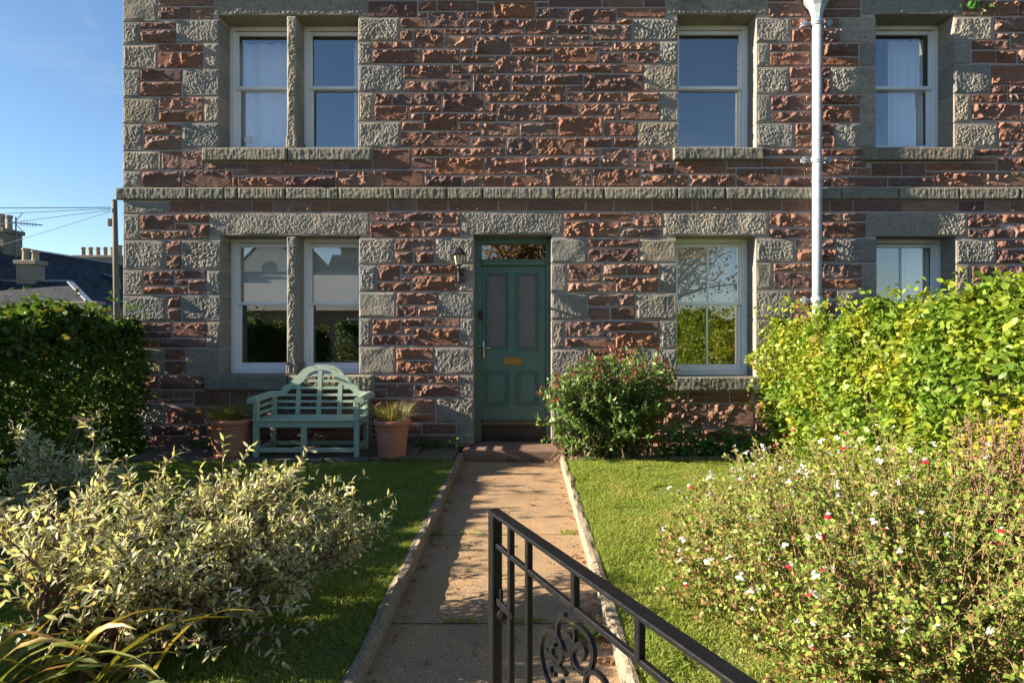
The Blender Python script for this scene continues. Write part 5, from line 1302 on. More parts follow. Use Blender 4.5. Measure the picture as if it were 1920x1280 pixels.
chimney(cot, -34.2, -30.8, 45.5, 46.7, 3.0, 7.15, (.7, .7, .7, .7, .7, .85))
dm = MB()
dm.add([(-26.0, 33.4, 3.0), (-24.55, 33.4, 3.0), (-24.55, 33.4, 3.45), (-25.27, 33.4, 4.25), (-26.0, 33.4, 3.45), (-26.0, 36, 3.0), (-24.55, 36, 3.0), (-24.55, 36, 3.45), (-25.27, 36, 4.25), (-26.0, 36, 3.45)],
       [(0, 1, 2, 3, 4), (1, 6, 7, 2), (0, 4, 9, 5), (5, 9, 8, 7, 6)])
dm_o = dm.build('dormer', M['brownwall'], cot)
b = MB()
b.add([(-24.35, 33.2, 3.28), (-25.27, 33.2, 4.33), (-26.2, 33.2, 3.28), (-24.35, 36, 3.28), (-25.27, 36, 4.33), (-26.2, 36, 3.28), (-24.35, 33.2, 3.18), (-25.27, 33.2, 4.23), (-26.2, 33.2, 3.18)],
      [(0, 3, 4, 1), (1, 4, 5, 2), (0, 1, 7, 6), (1, 2, 8, 7)])
b.build('dormer_roof', M['slate'], dm_o)
MB().box(-25.55, -25.0, 33.34, 33.42, 3.05, 3.55).build('dormer_window', M['white'], dm_o)
MB().box(-25.48, -25.07, 33.32, 33.36, 3.11, 3.49).build('dormer_pane', M['obscure'], dm_o)
b = MB()
b.add([(-26.6, 37.4, 4.05), (-25.2, 37.4, 3.2), (-25.2, 39.4, 3.2), (-26.6, 39.4, 4.05), (-26.6, 37.8, 5.0), (-26.6, 39.0, 5.0), (-25.6, 37.8, 4.7), (-25.6, 39.0, 4.7)],
      [(0, 1, 6, 4), (1, 2, 7, 6), (2, 3, 5, 7), (4, 6, 7, 5), (0, 4, 5, 3)])
b.build('rooflight', M['slate'], rf)
for a_, b_ in (((-25.2, 37.4, 3.22), (-25.6, 37.8, 4.72)), ((-25.2, 39.4, 3.22), (-25.6, 39.0, 4.72)), ((-26.6, 37.8, 5.02), (-25.6, 37.8, 4.72))):
    MB().bar(a_, b_, .2, .06).build('rooflight_flashing', M['lead'], rf)
aer = thing('television_aerial', (-27.4, 32.2, 6.2), 'thin television aerial on the left chimney above the cottage roof', 'aerial')
MB().tube([(-27.15, 32, 5.0), (-27.15, 32, 7.55)], .035, 6).build('mast', M['alu'], aer)
MB().tube([(-27.5, 32, 7.25), (-26.05, 32.4, 7.18)], .03, 5).build('boom', M['alu'], aer)
MB().tube([(-27.2, 32, 7.28), (-26.8, 32, 7.75)], .02, 5).build('reflector_rod', M['alu'], aer)
MB().tube([(-27.2, 32, 7.22), (-26.75, 32, 6.75)], .02, 5).build('reflector_rod', M['alu'], aer)
for k in range(6):
    x_ = -27.0 + k * .16
    MB().tube([(x_, 32.15, 7.22 - .01 * k - .14), (x_, 32.15, 7.22 - .01 * k + .14)], .014, 4).build('director_rod', M['alu'], aer)
pole = thing('telegraph_pole', (-15.0, 22, 0), 'tall weathered wooden telegraph pole beside the house corner', 'telegraph pole')
MB().tube([(-14.92, 22, -.1), (-14.97, 22, 3.2), (-15.03, 22, 6.28)], [.11, .10, .085], 12).build('shaft', M['wood'], pole, True)
MB().lathe((-15.03, 22, 6.27), [(.094, 0), (.08, .05), (.02, .07)], 12).build('cap', M['wood'], pole)
MB().box(-15.26, -15.10, 21.94, 22.06, 5.35, 5.62, .02).build('junction_box', M['black'], pole)
for k, (zt_, e) in enumerate(((6.02, (-60, 21, 6.35)), (5.98, (-48, 26, 6.15)), (5.93, (-45, 30, 5.2)), (5.88, (-36, 33, 4.6)))):
    a_ = Vector((-15.1, 21.9, zt_)); e = Vector(e)
    pts = [a_.lerp(e, u) - Vector((0, 0, .25 * math.sin(math.pi * u))) for u in np.linspace(0, 1, 14)]
    MB().tube(pts, .014 if k == 0 else .011, 5).build('wire', M['black'], pole)
wallb = thing('boundary_wall', (-14, 20, 0), 'pale low rendered wall beside the telegraph pole foot', 'wall')
MB().box(-15.6, -13.6, 19.0, 19.3, -.1, 2.35, .02).build('wall_body', M['render'], wallb)
MB().box(-15.7, -13.5, 18.95, 19.35, 2.35, 2.45, .02).build('coping', M['chim'], wallb)

# ---------------------------------------------------------------- street side behind the viewer (seen mirrored in the panes)
opp = thing('opposite_cottage', (-10, -18, 0), 'long low slate-roofed cottage mirrored in the ground floor panes', 'house')
MB().box(-26, 3, -22, -15, -.1, 2.55).build('wall', M['brownwall'], opp)
b = MB(); roof_prism(b, -26, 3, -22, -15, 2.5, 4.75, 'X')
orf = b.build('roof', M['palesl'], opp)
MB().bar((-26.2, -18.5, 4.78), (3.2, -18.5, 4.78), .3, .1).build('ridge', M['lead'], orf)
MB().obox(Matrix.Translation((-7.8, -16.6, 3.6)) @ Matrix.Rotation(R(-32), 4, 'X'), .8, 1.0, .08, .02).build('rooflight', M['lead'], orf)
for x_ in (-20, -14.5, -9, -3):
    w_ = MB().box(x_, x_ + 1.0, -15.02, -14.95, .9, 2.1).build('window', M['white'], opp)
    MB().box(x_ + .08, x_ + .92, -14.96, -14.93, .98, 2.02).build('pane', M['obscure'], w_)
chimney(opp, -20, -18.6, -19, -18, 4.2, 5.9, (.6, .6, .6))
opg = thing('gabled_house', (-17, -28, 0), 'cream rendered gabled house mirrored in the left ground floor pane', 'house')
MB().add([(-20.5, -25, -.1), (-14, -25, -.1), (-14, -25, 4.6), (-17.25, -25, 8.0), (-20.5, -25, 4.6), (-20.5, -33, -.1), (-14, -33, -.1), (-14, -33, 4.6), (-17.25, -33, 8.0), (-20.5, -33, 4.6)],
         [(0, 1, 2, 3, 4), (1, 6, 7, 2), (0, 4, 9, 5), (5, 9, 8, 7, 6)]).build('wall', M['render'], opg)
MB().add([(-13.6, -24.8, 4.35), (-17.25, -24.8, 8.15), (-20.9, -24.8, 4.35), (-13.6, -33, 4.35), (-17.25, -33, 8.15), (-20.9, -33, 4.35)], [(0, 3, 4, 1), (1, 4, 5, 2)]).build('roof', M['slate'], opg)
MB().lathe((-17.25, -24.98, 5.6), [(.55, 0), (.55, .05)], 20, 'Y').build('round_window', M['obscure'], opg)
opg2 = thing('cream_house', (-11, -30, 0), 'cream house with slate roof behind the opposite cottage, mirrored in panes', 'house')
MB().box(-14, -8.4, -32, -26, -.1, 4.2).build('wall', M['render'], opg2)
b = MB(); roof_prism(b, -14, -8.4, -32, -26, 4.15, 7.1, 'X')
b.build('roof', M['slate'], opg2)
chimney(opg2, -13.5, -12.2, -29.6, -28.6, 6.2, 7.7, (.5, .5, .5, .5))

# ---------------------------------------------------------------- greenery
TPL_OV = (np.array([(0, 0, 0), (.26, -.42, .05), (.28, 0, 0), (.26, .42, .05), (.64, -.40, .03), (.66, 0, -.01), (.64, .40, .03), (1, 0, -.09)]),
          np.array([(0, 2, 1), (0, 3, 2), (1, 2, 5), (1, 5, 4), (2, 3, 6), (2, 6, 5), (4, 5, 7), (5, 6, 7)]))
TPL_LA = (np.array([(0, 0, 0), (.35, -.5, .05), (.38, 0, 0), (.35, .5, .05), (.7, -.38, .01), (.7, 0, -.03), (.7, .38, .01), (1, 0, -.12)]), TPL_OV[1])
TPL_SM = (np.array([(0, 0, 0), (.5, -.5, .06), (.5, .5, .06), (1, 0, -.05)]), np.array([(0, 2, 1), (1, 2, 3)]))


def norm(v):
    return v / np.maximum(np.linalg.norm(v, axis=-1, keepdims=True), 1e-9)


def basis(t, n):
    t = norm(t)
    n = norm(n - t * (n * t).sum(-1, keepdims=True))
    return t, np.cross(n, t), n


def leaf_arrays(pos, t, n, L, W, tpl):
    t, s, n = basis(t, n)
    tv, tf = tpl
    v = pos[:, None] + t[:, None] * (tv[None, :, :1] * L[:, None, None]) + s[:, None] * (tv[None, :, 1:2] * W[:, None, None]) + n[:, None] * (tv[None, :, 2:] * L[:, None, None])
    f = tf[None] + (np.arange(len(pos)) * len(tv))[:, None, None]
    return v.reshape(-1, 3), f.reshape(-1, 3)


TPL_MESH = {}


def leaf_mesh(key, tpl, mat):
    k = (key, mat)
    if k not in TPL_MESH:
        me = np_mesh('leaf', tpl[0], tpl[1])
        me.materials.append(M[mat])
        me.polygons.foreach_set('use_smooth', np.ones(len(me.polygons), bool))
        TPL_MESH[k] = me
    return TPL_MESH[k]


def foliage(parent, pos, t, n, L, W, tpl, mat, expo=None, nbig=0, name='leaf', mass='foliage', key='ov'):
    """the leaves that show largest are parts; all others one mass"""
    t, n = np.asarray(t, float), np.asarray(n, float)
    big = np.zeros(len(pos), bool)
    if nbig:
        y = np.maximum(pos[:, 1], .2)
        px = 980 + F * pos[:, 0] / y
        py = 615 + F * (EYE - pos[:, 2]) / y
        sc_ = L * W / y ** 2 * ((px > 5) & (px < 1915) & (py > 5) & (py < 1275) & (pos[:, 1] > .5))
        if expo is not None: sc_ = sc_ * expo
        idx = np.argsort(-sc_)[:nbig]
        idx = idx[sc_[idx] > 0]
        big[idx] = True
        T, S_, N_ = basis(t[idx], n[idx])
        me = leaf_mesh(key, tpl, mat)
        for k, i in enumerate(idx):
            o = bpy.data.objects.new(name, me)
            COL.objects.link(o)
            adopt(o, parent)
            a, b, c, p = T[k] * L[i], S_[k] * W[i], N_[k] * L[i], pos[i]
            o.matrix_basis = Matrix(((a[0], b[0], c[0], p[0]), (a[1], b[1], c[1], p[1]), (a[2], b[2], c[2], p[2]), (0, 0, 0, 1)))
    r = ~big
    if r.any():
        v, f = leaf_arrays(pos[r], t[r], n[r], L[r], W[r], tpl)
        tag(np_obj(mass, v, f, M[mat], parent, True), kind='stuff')


def tubes_obj(name, chains, mat, parent, n=5, stuff=False):
    V, P, c = [], {}, 0
    for pts, r in chains:
        v, f = tube_arrays(pts, r, n, False)
        V.append(np.array(v)); P.setdefault(4, []).extend([[i + c for i in q] for q in f]); c += len(v)
    o = np_obj(name, np.concatenate(V), [np.array(P[4])], M[mat], parent, True)
    if stuff: o['kind'] = 'stuff'
    return o


def hedge(name, xc, hw, y0, y1, zf, n, mat, label, side, nbig, seed, Lm=.075, cap0=True, dense_far=1.0, axis='Y'):
    """clipped hedge: leaf shell on a super-elliptic section with hollows, stems and twigs inside"""
    q = np.random.default_rng(seed)
    t_ = thing(name, ((xc, (y0 + y1) / 2, 0) if axis == 'Y' else ((y0 + y1) / 2, xc, 0)), label, 'hedge')
    th = q.uniform(-.08, math.pi + .08, n * 3)
    yy = q.uniform(y0, y1, n * 3)
    # more leaves on the side towards the garden and the top
    wgt = np.where(np.cos(th) * side > -.25, 1.0, .35)
    keep = q.uniform(0, 1, n * 3) < wgt
    th, yy = th[keep][:n], yy[keep][:n]
    n = len(th)
    zt = zf(yy)
    ex = .42
    cs, sn = np.cos(th), np.maximum(np.sin(th), 0)
    sx = np.sign(cs) * np.abs(cs) ** ex
    sz = sn ** .55
    # spread evenly down the sides
    low = q.uniform(0, 1, n)
    sideish = np.abs(cs) > .55
    sz = np.where(sideish, low * sz ** .2, sz)
    nx = np.where(sideish & (sz < .93), np.sign(cs) * 1.0, cs * 1.1)
    nz = np.where(sideish & (sz < .93), .15, np.maximum(sn, .3))
    nrm = norm(np.stack([nx, q.normal(0, .15, n), nz], -1))
    bul = (vnoise(yy / .35, sz * 5 + sx * 1.3, seed) - .5) * .24 + (vnoise(yy / .13, sz * 12 + sx * 3, seed + 1) - .62) * .22
    dep = np.where(q.uniform(0, 1, n) < .68, np.minimum(q.exponential(.06, n), .3), q.uniform(.06, .40, n))
    off = bul - dep
    stick = q.uniform(0, 1, n) < .02
    off = np.where(stick, np.abs(bul) + q.uniform(.02, .14, n) * (nz > .6), off)
    pos = np.stack([xc + hw * sx, yy, .12 + (zt - .12) * sz], -1) + nrm * off[:, None]
    d = norm(np.stack([q.normal(0, .7, n), q.normal(0, .8, n), q.normal(-.25, .5, n)], -1) + nrm * .45)
    nn = norm(nrm * .45 + np.array([0, 0, .45]) + q.normal(0, .75, (n, 3)))
    L = q.normal(Lm, Lm * .24, n).clip(Lm * .4, Lm * 1.6)
    W = L * q.uniform(.55, .8, n)
    expo = np.exp(off / .03) * np.where(cs * side > 0, 1, .2)
    if axis == 'X':
        pos, d, nn = [a[:, [1, 0, 2]] for a in (pos, d, nn)]
    foliage(t_, pos, d, nn, L, W, TPL_OV, mat, expo, nbig)
    ch = []
    k = max(8, int((y1 - y0) * 26))
    for _ in range(k):
        yb, yt = q.uniform(y0, y1), q.normal(0, .12)
        xb = xc + q.uniform(-.5, .5) * hw
        zt_ = float(zf(np.array([yb]))[0])
        e = Vector((xc + q.uniform(-1.02, 1.02) * hw, yb + yt, zt_ * q.uniform(.6, 1.03)))
        b_ = Vector((xb, yb, .0))
        m_ = b_.lerp(e, .55) + Vector((0, 0, .1))
        pts = [b_, b_.lerp(m_, .5), m_, m_.lerp(e, .6), e]
        if axis == 'X': pts = [Vector((p.y, p.x, p.z)) for p in pts]
        ch.append((pts, [.012, .010, .007, .005, .002]))
    tubes_obj('branches', ch, 'bark', t_, 4, True)
    return t_


hedge('beech_hedge', -5.10, .45, 1.4, 7.50, lambda y: 1.77 + .03 * np.sin(y * 2.1) + .02 * np.sin(y * 5) - .24 * np.clip((4.6 - y) / .6, 0, 1), 60000, 'beech_green',
      'dark green clipped beech hedge along the left boundary, shaded side facing the lawn', 1, 300, 5, Lm=.066)
hedge('beech_hedge', 3.38, .47, 2.6, 7.48, lambda y: 1.72 + .022 * (7.5 - y) + .04 * np.sin(y * 1.6 + 1), 68000, 'beech_yellow',
      'sunlit yellow-green beech hedge along the right boundary, turning autumn gold', -1, 300, 6, Lm=.051)
hedge('beech_hedge', -1.75, .4, -5.4, -1.2, lambda y: 1.72 + .0 * y, 9000, 'beech_green', 'front beech hedge behind the viewer, mirrored in the left ground floor panes', 1, 0, 7, Lm=.09, axis='X')
hedge('beech_hedge', -1.75, .4, 1.0, 4.2, lambda y: 1.62 + .0 * y, 7000, 'beech_yellow', 'front yellowing hedge behind the viewer, mirrored in the window with glazing bars', 1, 0, 8, Lm=.09, axis='X')


def curve_pts(b, e, lift, n=7, q=None, wob=0.0):
    b, e = np.array(b, float), np.array(e, float)
    m = (b + e) / 2 + np.array([0, 0, lift])
    u = np.linspace(0, 1, n)[:, None]
    p = (1 - u) ** 2 * b + 2 * u * (1 - u) * m + u ** 2 * e
    if q is not None and wob > 0:
        p[1:-1] += q.normal(0, wob, (n - 2, 3))
    return p


def along(p, u):
    """points and tangents at fractions u of a polyline"""
    n = len(p) - 1
    i = np.minimum((u * n).astype(int), n - 1)
    f = (u * n - i)[:, None]
    return p[i] * (1 - f) + p[i + 1] * f, norm(p[i + 1] - p[i])


def stem_leaves(q, p, count, u0, out=.9, fwd=.5, upw=.3, jit=.25):
    u = np.sort(q.uniform(u0, 1, count))
    pos, tan = along(p, u)
    ang = np.arange(count) * 2.4 + q.uniform(0, 6)
    ref = np.where(np.abs(tan[:, 2:]) > .9, np.array([[1., 0, 0]]), np.array([[0., 0, 1.]]))
    a = norm(np.cross(tan, ref)); b = np.cross(tan, a)
    rad = a * np.cos(ang)[:, None] + b * np.sin(ang)[:, None]
    d = norm(rad * out + tan * fwd + np.array([0, 0, upw]) * .5 + q.normal(0, jit, (count, 3)))
    nn = norm(np.array([-.15, 0, .75]) + tan * .3 + q.normal(0, .6, (count, 3)))
    return pos, d, nn, u


# ---- photinia beside the door
q = np.random.default_rng(41)
ph = thing('photinia_shrub', (1.0, 7.0, .03), 'glossy green photinia bush with red young tips right of the door', 'shrub')
P_, D_, N_, U_ = [], [], [], []
ch = []
rp, rd, rn = [], [], []
tops = []
for k in range(300):
    # dome: higher right of centre, spreading to the left by the path
    a = q.uniform(0, 2 * math.pi)
    rr = q.uniform(.25, 1) ** .6
    x_, y_ = 1.0 + math.cos(a) * rr * .90, 6.94 + math.sin(a) * rr * .48
    ztop = 1.40 * math.sqrt(max(0.05, 1 - ((x_ - 1.12) / 1.06) ** 2 * .80)) * (1 - .12 * abs(y_ - 6.94) / .48)
    z_ = ztop * q.uniform(.82, 1.05) if q.uniform() < .55 else ztop * q.uniform(.3, .85)
    e = np.array([x_, min(y_, 7.42), max(z_, .18)])
    b = np.array([1.02 + q.normal(0, .22), 7.02 + q.normal(0, .08), .03])
    p = curve_pts(b, e, .18, 8, q, .012)
    ch.append(([tuple(v) for v in p], list(np.linspace(.009, .0025, 8))))
    c_ = int(q.integers(24, 34))
    a1, a2, a3, a4 = stem_leaves(q, p, c_ + 8, .10)
    hi = (z_ > ztop * .8) and q.uniform() < .5
    red = (a4 > .93) & hi
    P_.append(a1[~red]); D_.append(a2[~red]); N_.append(a3[~red])
    if red.any():
        rp.append(a1[red]); rd.append(a2[red] + np.array([0, 0, .5])); rn.append(a3[red])
# a few tall red shoots
for (x_, z_) in ((1.17, 1.47), (1.58, 1.36), (.95, 1.36)):
    p = curve_pts((x_ - .05, 6.95, z_ - .3), (x_, 6.93, z_), .03, 6)
    ch.append(([tuple(v) for v in p], list(np.linspace(.005, .002, 6))))
    a1, a2, a3, a4 = stem_leaves(q, p, 16, .2, upw=.8)
    rp.append(a1); rd.append(a2); rn.append(a3)
P_, D_, N_ = map(np.concatenate, (P_, D_, N_))
L = q.normal(.068, .012, len(P_)).clip(.035, .1)
ex = np.exp(-(P_[:, 1] - 6.6) * 2.2)
foliage(ph, P_, D_, N_, L, L * .40, TPL_LA, 'photinia', ex, 300, key='la')
rp, rd, rn = map(np.concatenate, (rp, rd, rn))
L = q.normal(.058, .010, len(rp)).clip(.03, .09)
foliage(ph, rp, rd, rn, L, L * .34, TPL_LA, 'photinia_red', None, 0, mass='young_foliage', key='la')
tubes_obj('branches', ch, 'bark', ph, 5, True)

# ---- variegated shrub, left foreground
def arching_shrub(name, label, base, targets, per, Lm, wr, mat, seed, nbig, cat='shrub', twigs=5, u0=.3, zbase=.06, rb=.012, twl=.22, wob=.02, lift=(.1, .35)):
    q = np.random.default_rng(seed)
    t_ = thing(name, (base[0], base[1], zbase), label, cat)
    P_, D_, N_ = [], [], []
    ch = []
    for e in targets:
        b = np.array([base[0] + q.normal(0, base[2]), base[1] + q.normal(0, base[3]), zbase])
        p = curve_pts(b, e, q.uniform(*lift), 10, q, wob)
        ch.append(([tuple(v) for v in p], list(np.linspace(rb, rb * .25, 10))))
        a1, a2, a3, _ = stem_leaves(q, p, int(per * .5), .5)
        P_.append(a1); D_.append(a2); N_.append(a3)
        for w in range(twigs):
            u = q.uniform(u0, .98)
            s, tn = along(p, np.array([u]))
            dr = norm(tn[0] * .8 + q.normal(0, .6, 3) + np.array([0, 0, .12]))
            ln = q.uniform(.5, 1.2) * twl
            p2 = curve_pts(s[0], s[0] + dr * ln, .03, 6, q, .006)
            ch.append(([tuple(v) for v in p2], list(np.linspace(rb * .3, rb * .1, 6))))
            a1, a2, a3, _ = stem_leaves(q, p2, int(per * q.uniform(.5, .9)), .12)
            P_.append(a1); D_.append(a2); N_.append(a3)
    P_, D_, N_ = map(np.concatenate, (P_, D_, N_))
    L = q.normal(Lm, Lm * .2, len(P_)).clip(Lm * .45, Lm * 1.5)
    y = P_[:, 1]
    ex = np.exp(-(y - y.min()) * 1.0) * (1 + np.clip(P_[:, 2], 0, 1))
    foliage(t_, P_, D_, N_, L, L * wr, TPL_LA, mat, ex, nbig, key='la')
    tubes_obj('branches', ch, 'bark', t_, 4, True)
    return t_


def img(px, py, y):
    """a point of the garden seen at this place of the picture, at distance y"""
    return np.array([(px - 980) * y / F, y, EYE - (py - 615) * y / F])


q = np.random.default_rng(52)
tg = []
spots = [(560, 850, 3.5), (610, 900, 3.5), (510, 860, 3.3), (460, 890, 3.2), (400, 900, 3.2), (330, 920, 3.1), (260, 940, 3.0), (180, 950, 2.9), (90, 960, 2.9), (20, 950, 2.8), (690, 965, 3.4), (650, 930, 3.5),
         (660, 1010, 3.3), (640, 1050, 3.2), (600, 1000, 3.1), (560, 950, 3.0), (520, 1000, 2.9), (560, 1060, 2.9), (600, 1090, 3.0), (540, 1130, 2.8), (550, 1180, 2.7), (480, 1040, 2.8), (420, 1000, 2.8), (360, 1000, 2.7),
         (300, 1020, 2.7), (240, 1000, 2.6), (150, 1010, 2.6), (60, 1020, 2.6), (350, 1090, 2.6), (400, 1130, 2.6), (300, 1120, 2.5), (240, 1100, 2.5), (370, 1190, 2.5), (320, 1200, 2.5), (450, 960, 3.0), (380, 950, 3.0), (480, 920, 3.2), (300, 960, 2.9), (10, 1000, 2.7), (540, 880, 3.4), (590, 950, 3.2), (430, 1070, 2.7), (200, 1060, 2.5), (120, 980, 2.7)]
for (a, b, y) in spots:
    b = b + (32 if b < 935 else 12)
    tg.append(img(a, b, y))
    if b < 1100:
        for _ in range(2):
            tg.append(img(a + q.normal(0, 45), b + q.normal(8, 24), y + q.normal(0, .18)))
arching_shrub('variegated_shrub', 'large cream variegated shrub arching over the left lawn in the foreground', (-1.95, 2.75, .16, .15), tg, 21, .045, .28, 'varieg', 53, 300, twigs=6, wob=.006, twl=.28, u0=.42, lift=(.06, .22))
tg = []
for _ in range(46):
    a, b = q.uniform(20, 235), q.uniform(795, 960)
    tg.append(img(a + (b - 860) * .1, b, 3.9 + q.normal(0, .15)))
arching_shrub('variegated_shrub', 'smaller cream-leaved shrub in front of the dark left hedge', (-3.0, 3.9, .12, .12), tg, 18, .042, .34, 'varieg', 54, 0, twigs=6, twl=.16, rb=.008, wob=.006)
# dead flower head on thin stems behind it
ds = thing('dry_seed_head', tuple(img(150, 900, 4.2)), 'tangle of dry curled stems above the smaller cream-leaved shrub', 'dead stem')
ch = []
c0 = img(150, 795, 4.15)
for k in range(16):
    a = q.uniform(0, 6.28)
    pts = [c0 + np.array([math.cos(a + u * 4) * .10 * u * q.uniform(.6, 1.2), math.sin(a + u * 3) * .05 * u, .12 * u - .09 * u * u + q.normal(0, .008)]) for u in np.linspace(0, 1, 9)]
    ch.append(([tuple(v) for v in pts], .0035))
for e in ((60, 950), (110, 960), (40, 905)):
    ch.append(([tuple(c0), tuple(img((150 + e[0]) / 2, (800 + e[1]) / 2, 4.1)), tuple(img(e[0], e[1], 4.1))], .004))
tubes_obj('stems', ch, 'twig', ds, 4)

# ---- strap-leaved clump, bottom left
q = np.random.default_rng(61)
strap = thing('strap_leaf_clump', (-1.85, 2.15, .05), 'clump of long arching strap leaves in the bottom left corner', 'plant')
for k in range(120):
    b = np.array([-1.98 + q.normal(0, .24), 2.18 + q.normal(0, .15), .04])
    a = q.normal(.35, 1.0)
    ln = q.uniform(.45, .86)
    out = np.array([math.cos(a), math.sin(a) * .55, 0])
    n_ = 9
    u = np.linspace(0, 1, n_)[:, None]
    rise = q.uniform(.42, .85) * ln
    p = b + out * (ln * .75) * u ** 1.35 + np.array([0, 0, 1.]) * (rise * (1.75 * u - q.uniform(.85, 1.45) * u ** 2.2))
    p[:, 2] = np.maximum(p[:, 2], .03)
    w_ = q.uniform(.011, .021)
    sd = np.cross(out, (0, 0, 1.))
    tw = q.normal(0, .5)
    prof = np.array([.75, .95, 1, 1, .95, .85, .65, .4, .04]) * w_
    side = sd * math.cos(tw) + np.array([0, 0, 1.]) * math.sin(tw)
    v = np.concatenate([p + side * prof[:, None] + np.array([0, 0, .004]), p, p - side * prof[:, None] + np.array([0, 0, .004])])
    i = np.arange(n_ - 1)
    f = np.concatenate([np.stack([i, i + 1, n_ + i + 1, n_ + i], -1), np.stack([n_ + i, n_ + i + 1, 2 * n_ + i + 1, 2 * n_ + i], -1)])
    np_obj('strap_leaf', v, f, M['strap'], strap, True)

# ---- red and white salvia, right foreground
q = np.random.default_rng(71)
sal = thing('salvia_bush', (1.9, 3.1, .05), 'wide twiggy salvia bush with small red and white flowers, right foreground', 'shrub')
P_, D_, N_ = [], [], []
ch = []
tips = []


def sal_top(x, y):
    u = (x - 2.02) / 1.24
    w = (y - 3.25) / 1.55
    r2 = u * u + w * w
    return .97 * math.sqrt(max(0, 1 - r2 * .9)) if r2 < 1.08 else 0


cnt = 0
while cnt < 620:
    x_, y_ = q.uniform(.68, 3.0), q.uniform(1.75, 4.75)
    zt_ = sal_top(x_, y_)
    if zt_ < .1: continue
    cnt += 1
    z_ = zt_ * (q.uniform(.88, 1.08) if q.uniform() < .6 else q.uniform(.4, .9))
    e = np.array([x_, y_, max(.12, z_)])
    b = np.array([1.95 + (x_ - 1.95) * .55 + q.normal(0, .06), 3.2 + (y_ - 3.2) * .6 + q.normal(0, .06), .05])
    p = curve_pts(b, e, .04, 7, q, .018)
    ch.append(([tuple(v) for v in p], list(np.linspace(.0042, .0014, 7))))
    a1, a2, a3, _ = stem_leaves(q, p, 44, .25, jit=.4)
    P_.append(a1); D_.append(a2); N_.append(a3)
    for w in range(3):
        u = q.uniform(.3, .95)
        s, tn = along(p, np.array([u]))
        dr = norm(tn[0] * .8 + q.normal(0, .6, 3))
        p2 = curve_pts(s[0], s[0] + dr * q.uniform(.07, .2), .01, 5, q, .004)
        ch.append(([tuple(v) for v in p2], list(np.linspace(.0022, .001, 5))))
        a1, a2, a3, _ = stem_leaves(q, p2, 13, .1, jit=.4)
        P_.append(a1); D_.append(a2); N_.append(a3)
        if z_ > zt_ * .9: tips.append((p2[-1], p2[-1] - p2[-2]))
    tips.append((p[-1], p[-1] - p[-2]))
P_, D_, N_ = map(np.concatenate, (P_, D_, N_))
L = q.normal(.024, .006, len(P_)).clip(.012, .045)
low = P_[:, 2] / 1.0 + q.normal(0, .12, len(P_))
dry = (low < .32) & (q.uniform(0, 1, len(P_)) < .5) | (q.uniform(0, 1, len(P_)) < .05)
foliage(sal, P_[~dry], D_[~dry], N_[~dry], L[~dry], L[~dry] * .62, TPL_SM, 'salvia')
foliage(sal, P_[dry], D_[dry], N_[dry], L[dry] * 1.1, L[dry] * .5, TPL_SM, 'dry', mass='dry_foliage')
tubes_obj('stems', ch, 'twig', sal, 3, True)


def flower_mesh(kind):
    w, r_ = [], []
    white = MB()
    v, polys, mats = [], [], []

    def petal(L_, W_, ax, el, m_, z0=0):
        c, s = math.cos(ax), math.sin(ax)
        d = np.array([c * math.cos(el), s * math.cos(el), math.sin(el)])
        sd = np.array([-s, c, 0])
        up = np.cross(d, sd)
        k = len(v)
        for (a, b, h) in ((0, 0, 0), (.4, .38, .05), (.8, .5, -.02), (1, 0.12, -.1), (1, -.12, -.1), (.8, -.5, -.02), (.4, -.38, .05), (.5, 0, .12)):
            v.append(tuple(d * (a * L_) + sd * (b * W_) + up * (h * L_) + np.array([0, 0, z0])))
        for i in range(7):
            j = (i + 1) % 7
            polys.append((k + i, k + j, k + 7)); mats.append(m_)
    lip = 1 if kind else 0
    petal(.016, .011, 0, .55, 0)
    petal(.015, .011, .5, .2, 0)
    petal(.019, .016, 2.6, -.35, lip if kind == 2 else 0)
    petal(.019, .016, 3.7, -.35, lip if kind == 2 else 0)
    petal(.014, .014, 3.14, -.75, lip)
    petal(.012, .008, 1.6, .9, 0)
    petal(.012, .008, 4.7, .9, 0)
    me = np_mesh('flower', v, [np.array(polys)])
    me.materials.append(M['petal_w']); me.materials.append(M['petal_r'])
    me.polygons.foreach_set('material_index', np.array(mats, np.int32))
    return me


FM = [flower_mesh(k) for k in (0, 1, 2)]
tp = np.array([t[0] for t in tips])
vis = np.array([980 + F * p[0] / p[1] for p in tp])
sel = [i for i in range(len(tips)) if 1240 < vis[i] < 1930 and tp[i, 2] > .25]
# keep those that look into the open: the crown and the lawn side
sel.sort(key=lambda i: -(tp[i, 2] * .7 - (tp[i, 0] - 1.2) * .35 + q.normal(0, .28)))
for i in sel[:170]:
    o = bpy.data.objects.new('flower', FM[int(q.choice([0, 0, 1, 1, 2]))])
    COL.objects.link(o); adopt(o, sal)
    s_ = q.uniform(.85, 1.4)
    o.matrix_basis = Matrix.Translation(tuple(tp[i] + np.array([0, -.015, .022]))) @ Matrix.Rotation(q.uniform(0, 6.28), 4, 'Z') @ Matrix.Rotation(q.normal(0, .4), 4, 'X') @ Matrix.Scale(s_, 4)
# bare canes standing out of the bush
ch = []
for (a, b, c, d, y) in ((1470, 890, 1510, 1030, 3.4), (1560, 880, 1570, 1060, 3.5), (1480, 945, 1500, 1035, 3.3), (1880, 900, 1915, 1100, 3.0)):
    e, b0 = img(a, b, y), img(c, d, y)
    ch.append(([tuple(b0 - np.array([0, 0, .3])), tuple((e + b0) / 2), tuple(e)], [.006, .005, .003]))
tubes_obj('bare_canes', ch, 'twig', sal, 5, True)

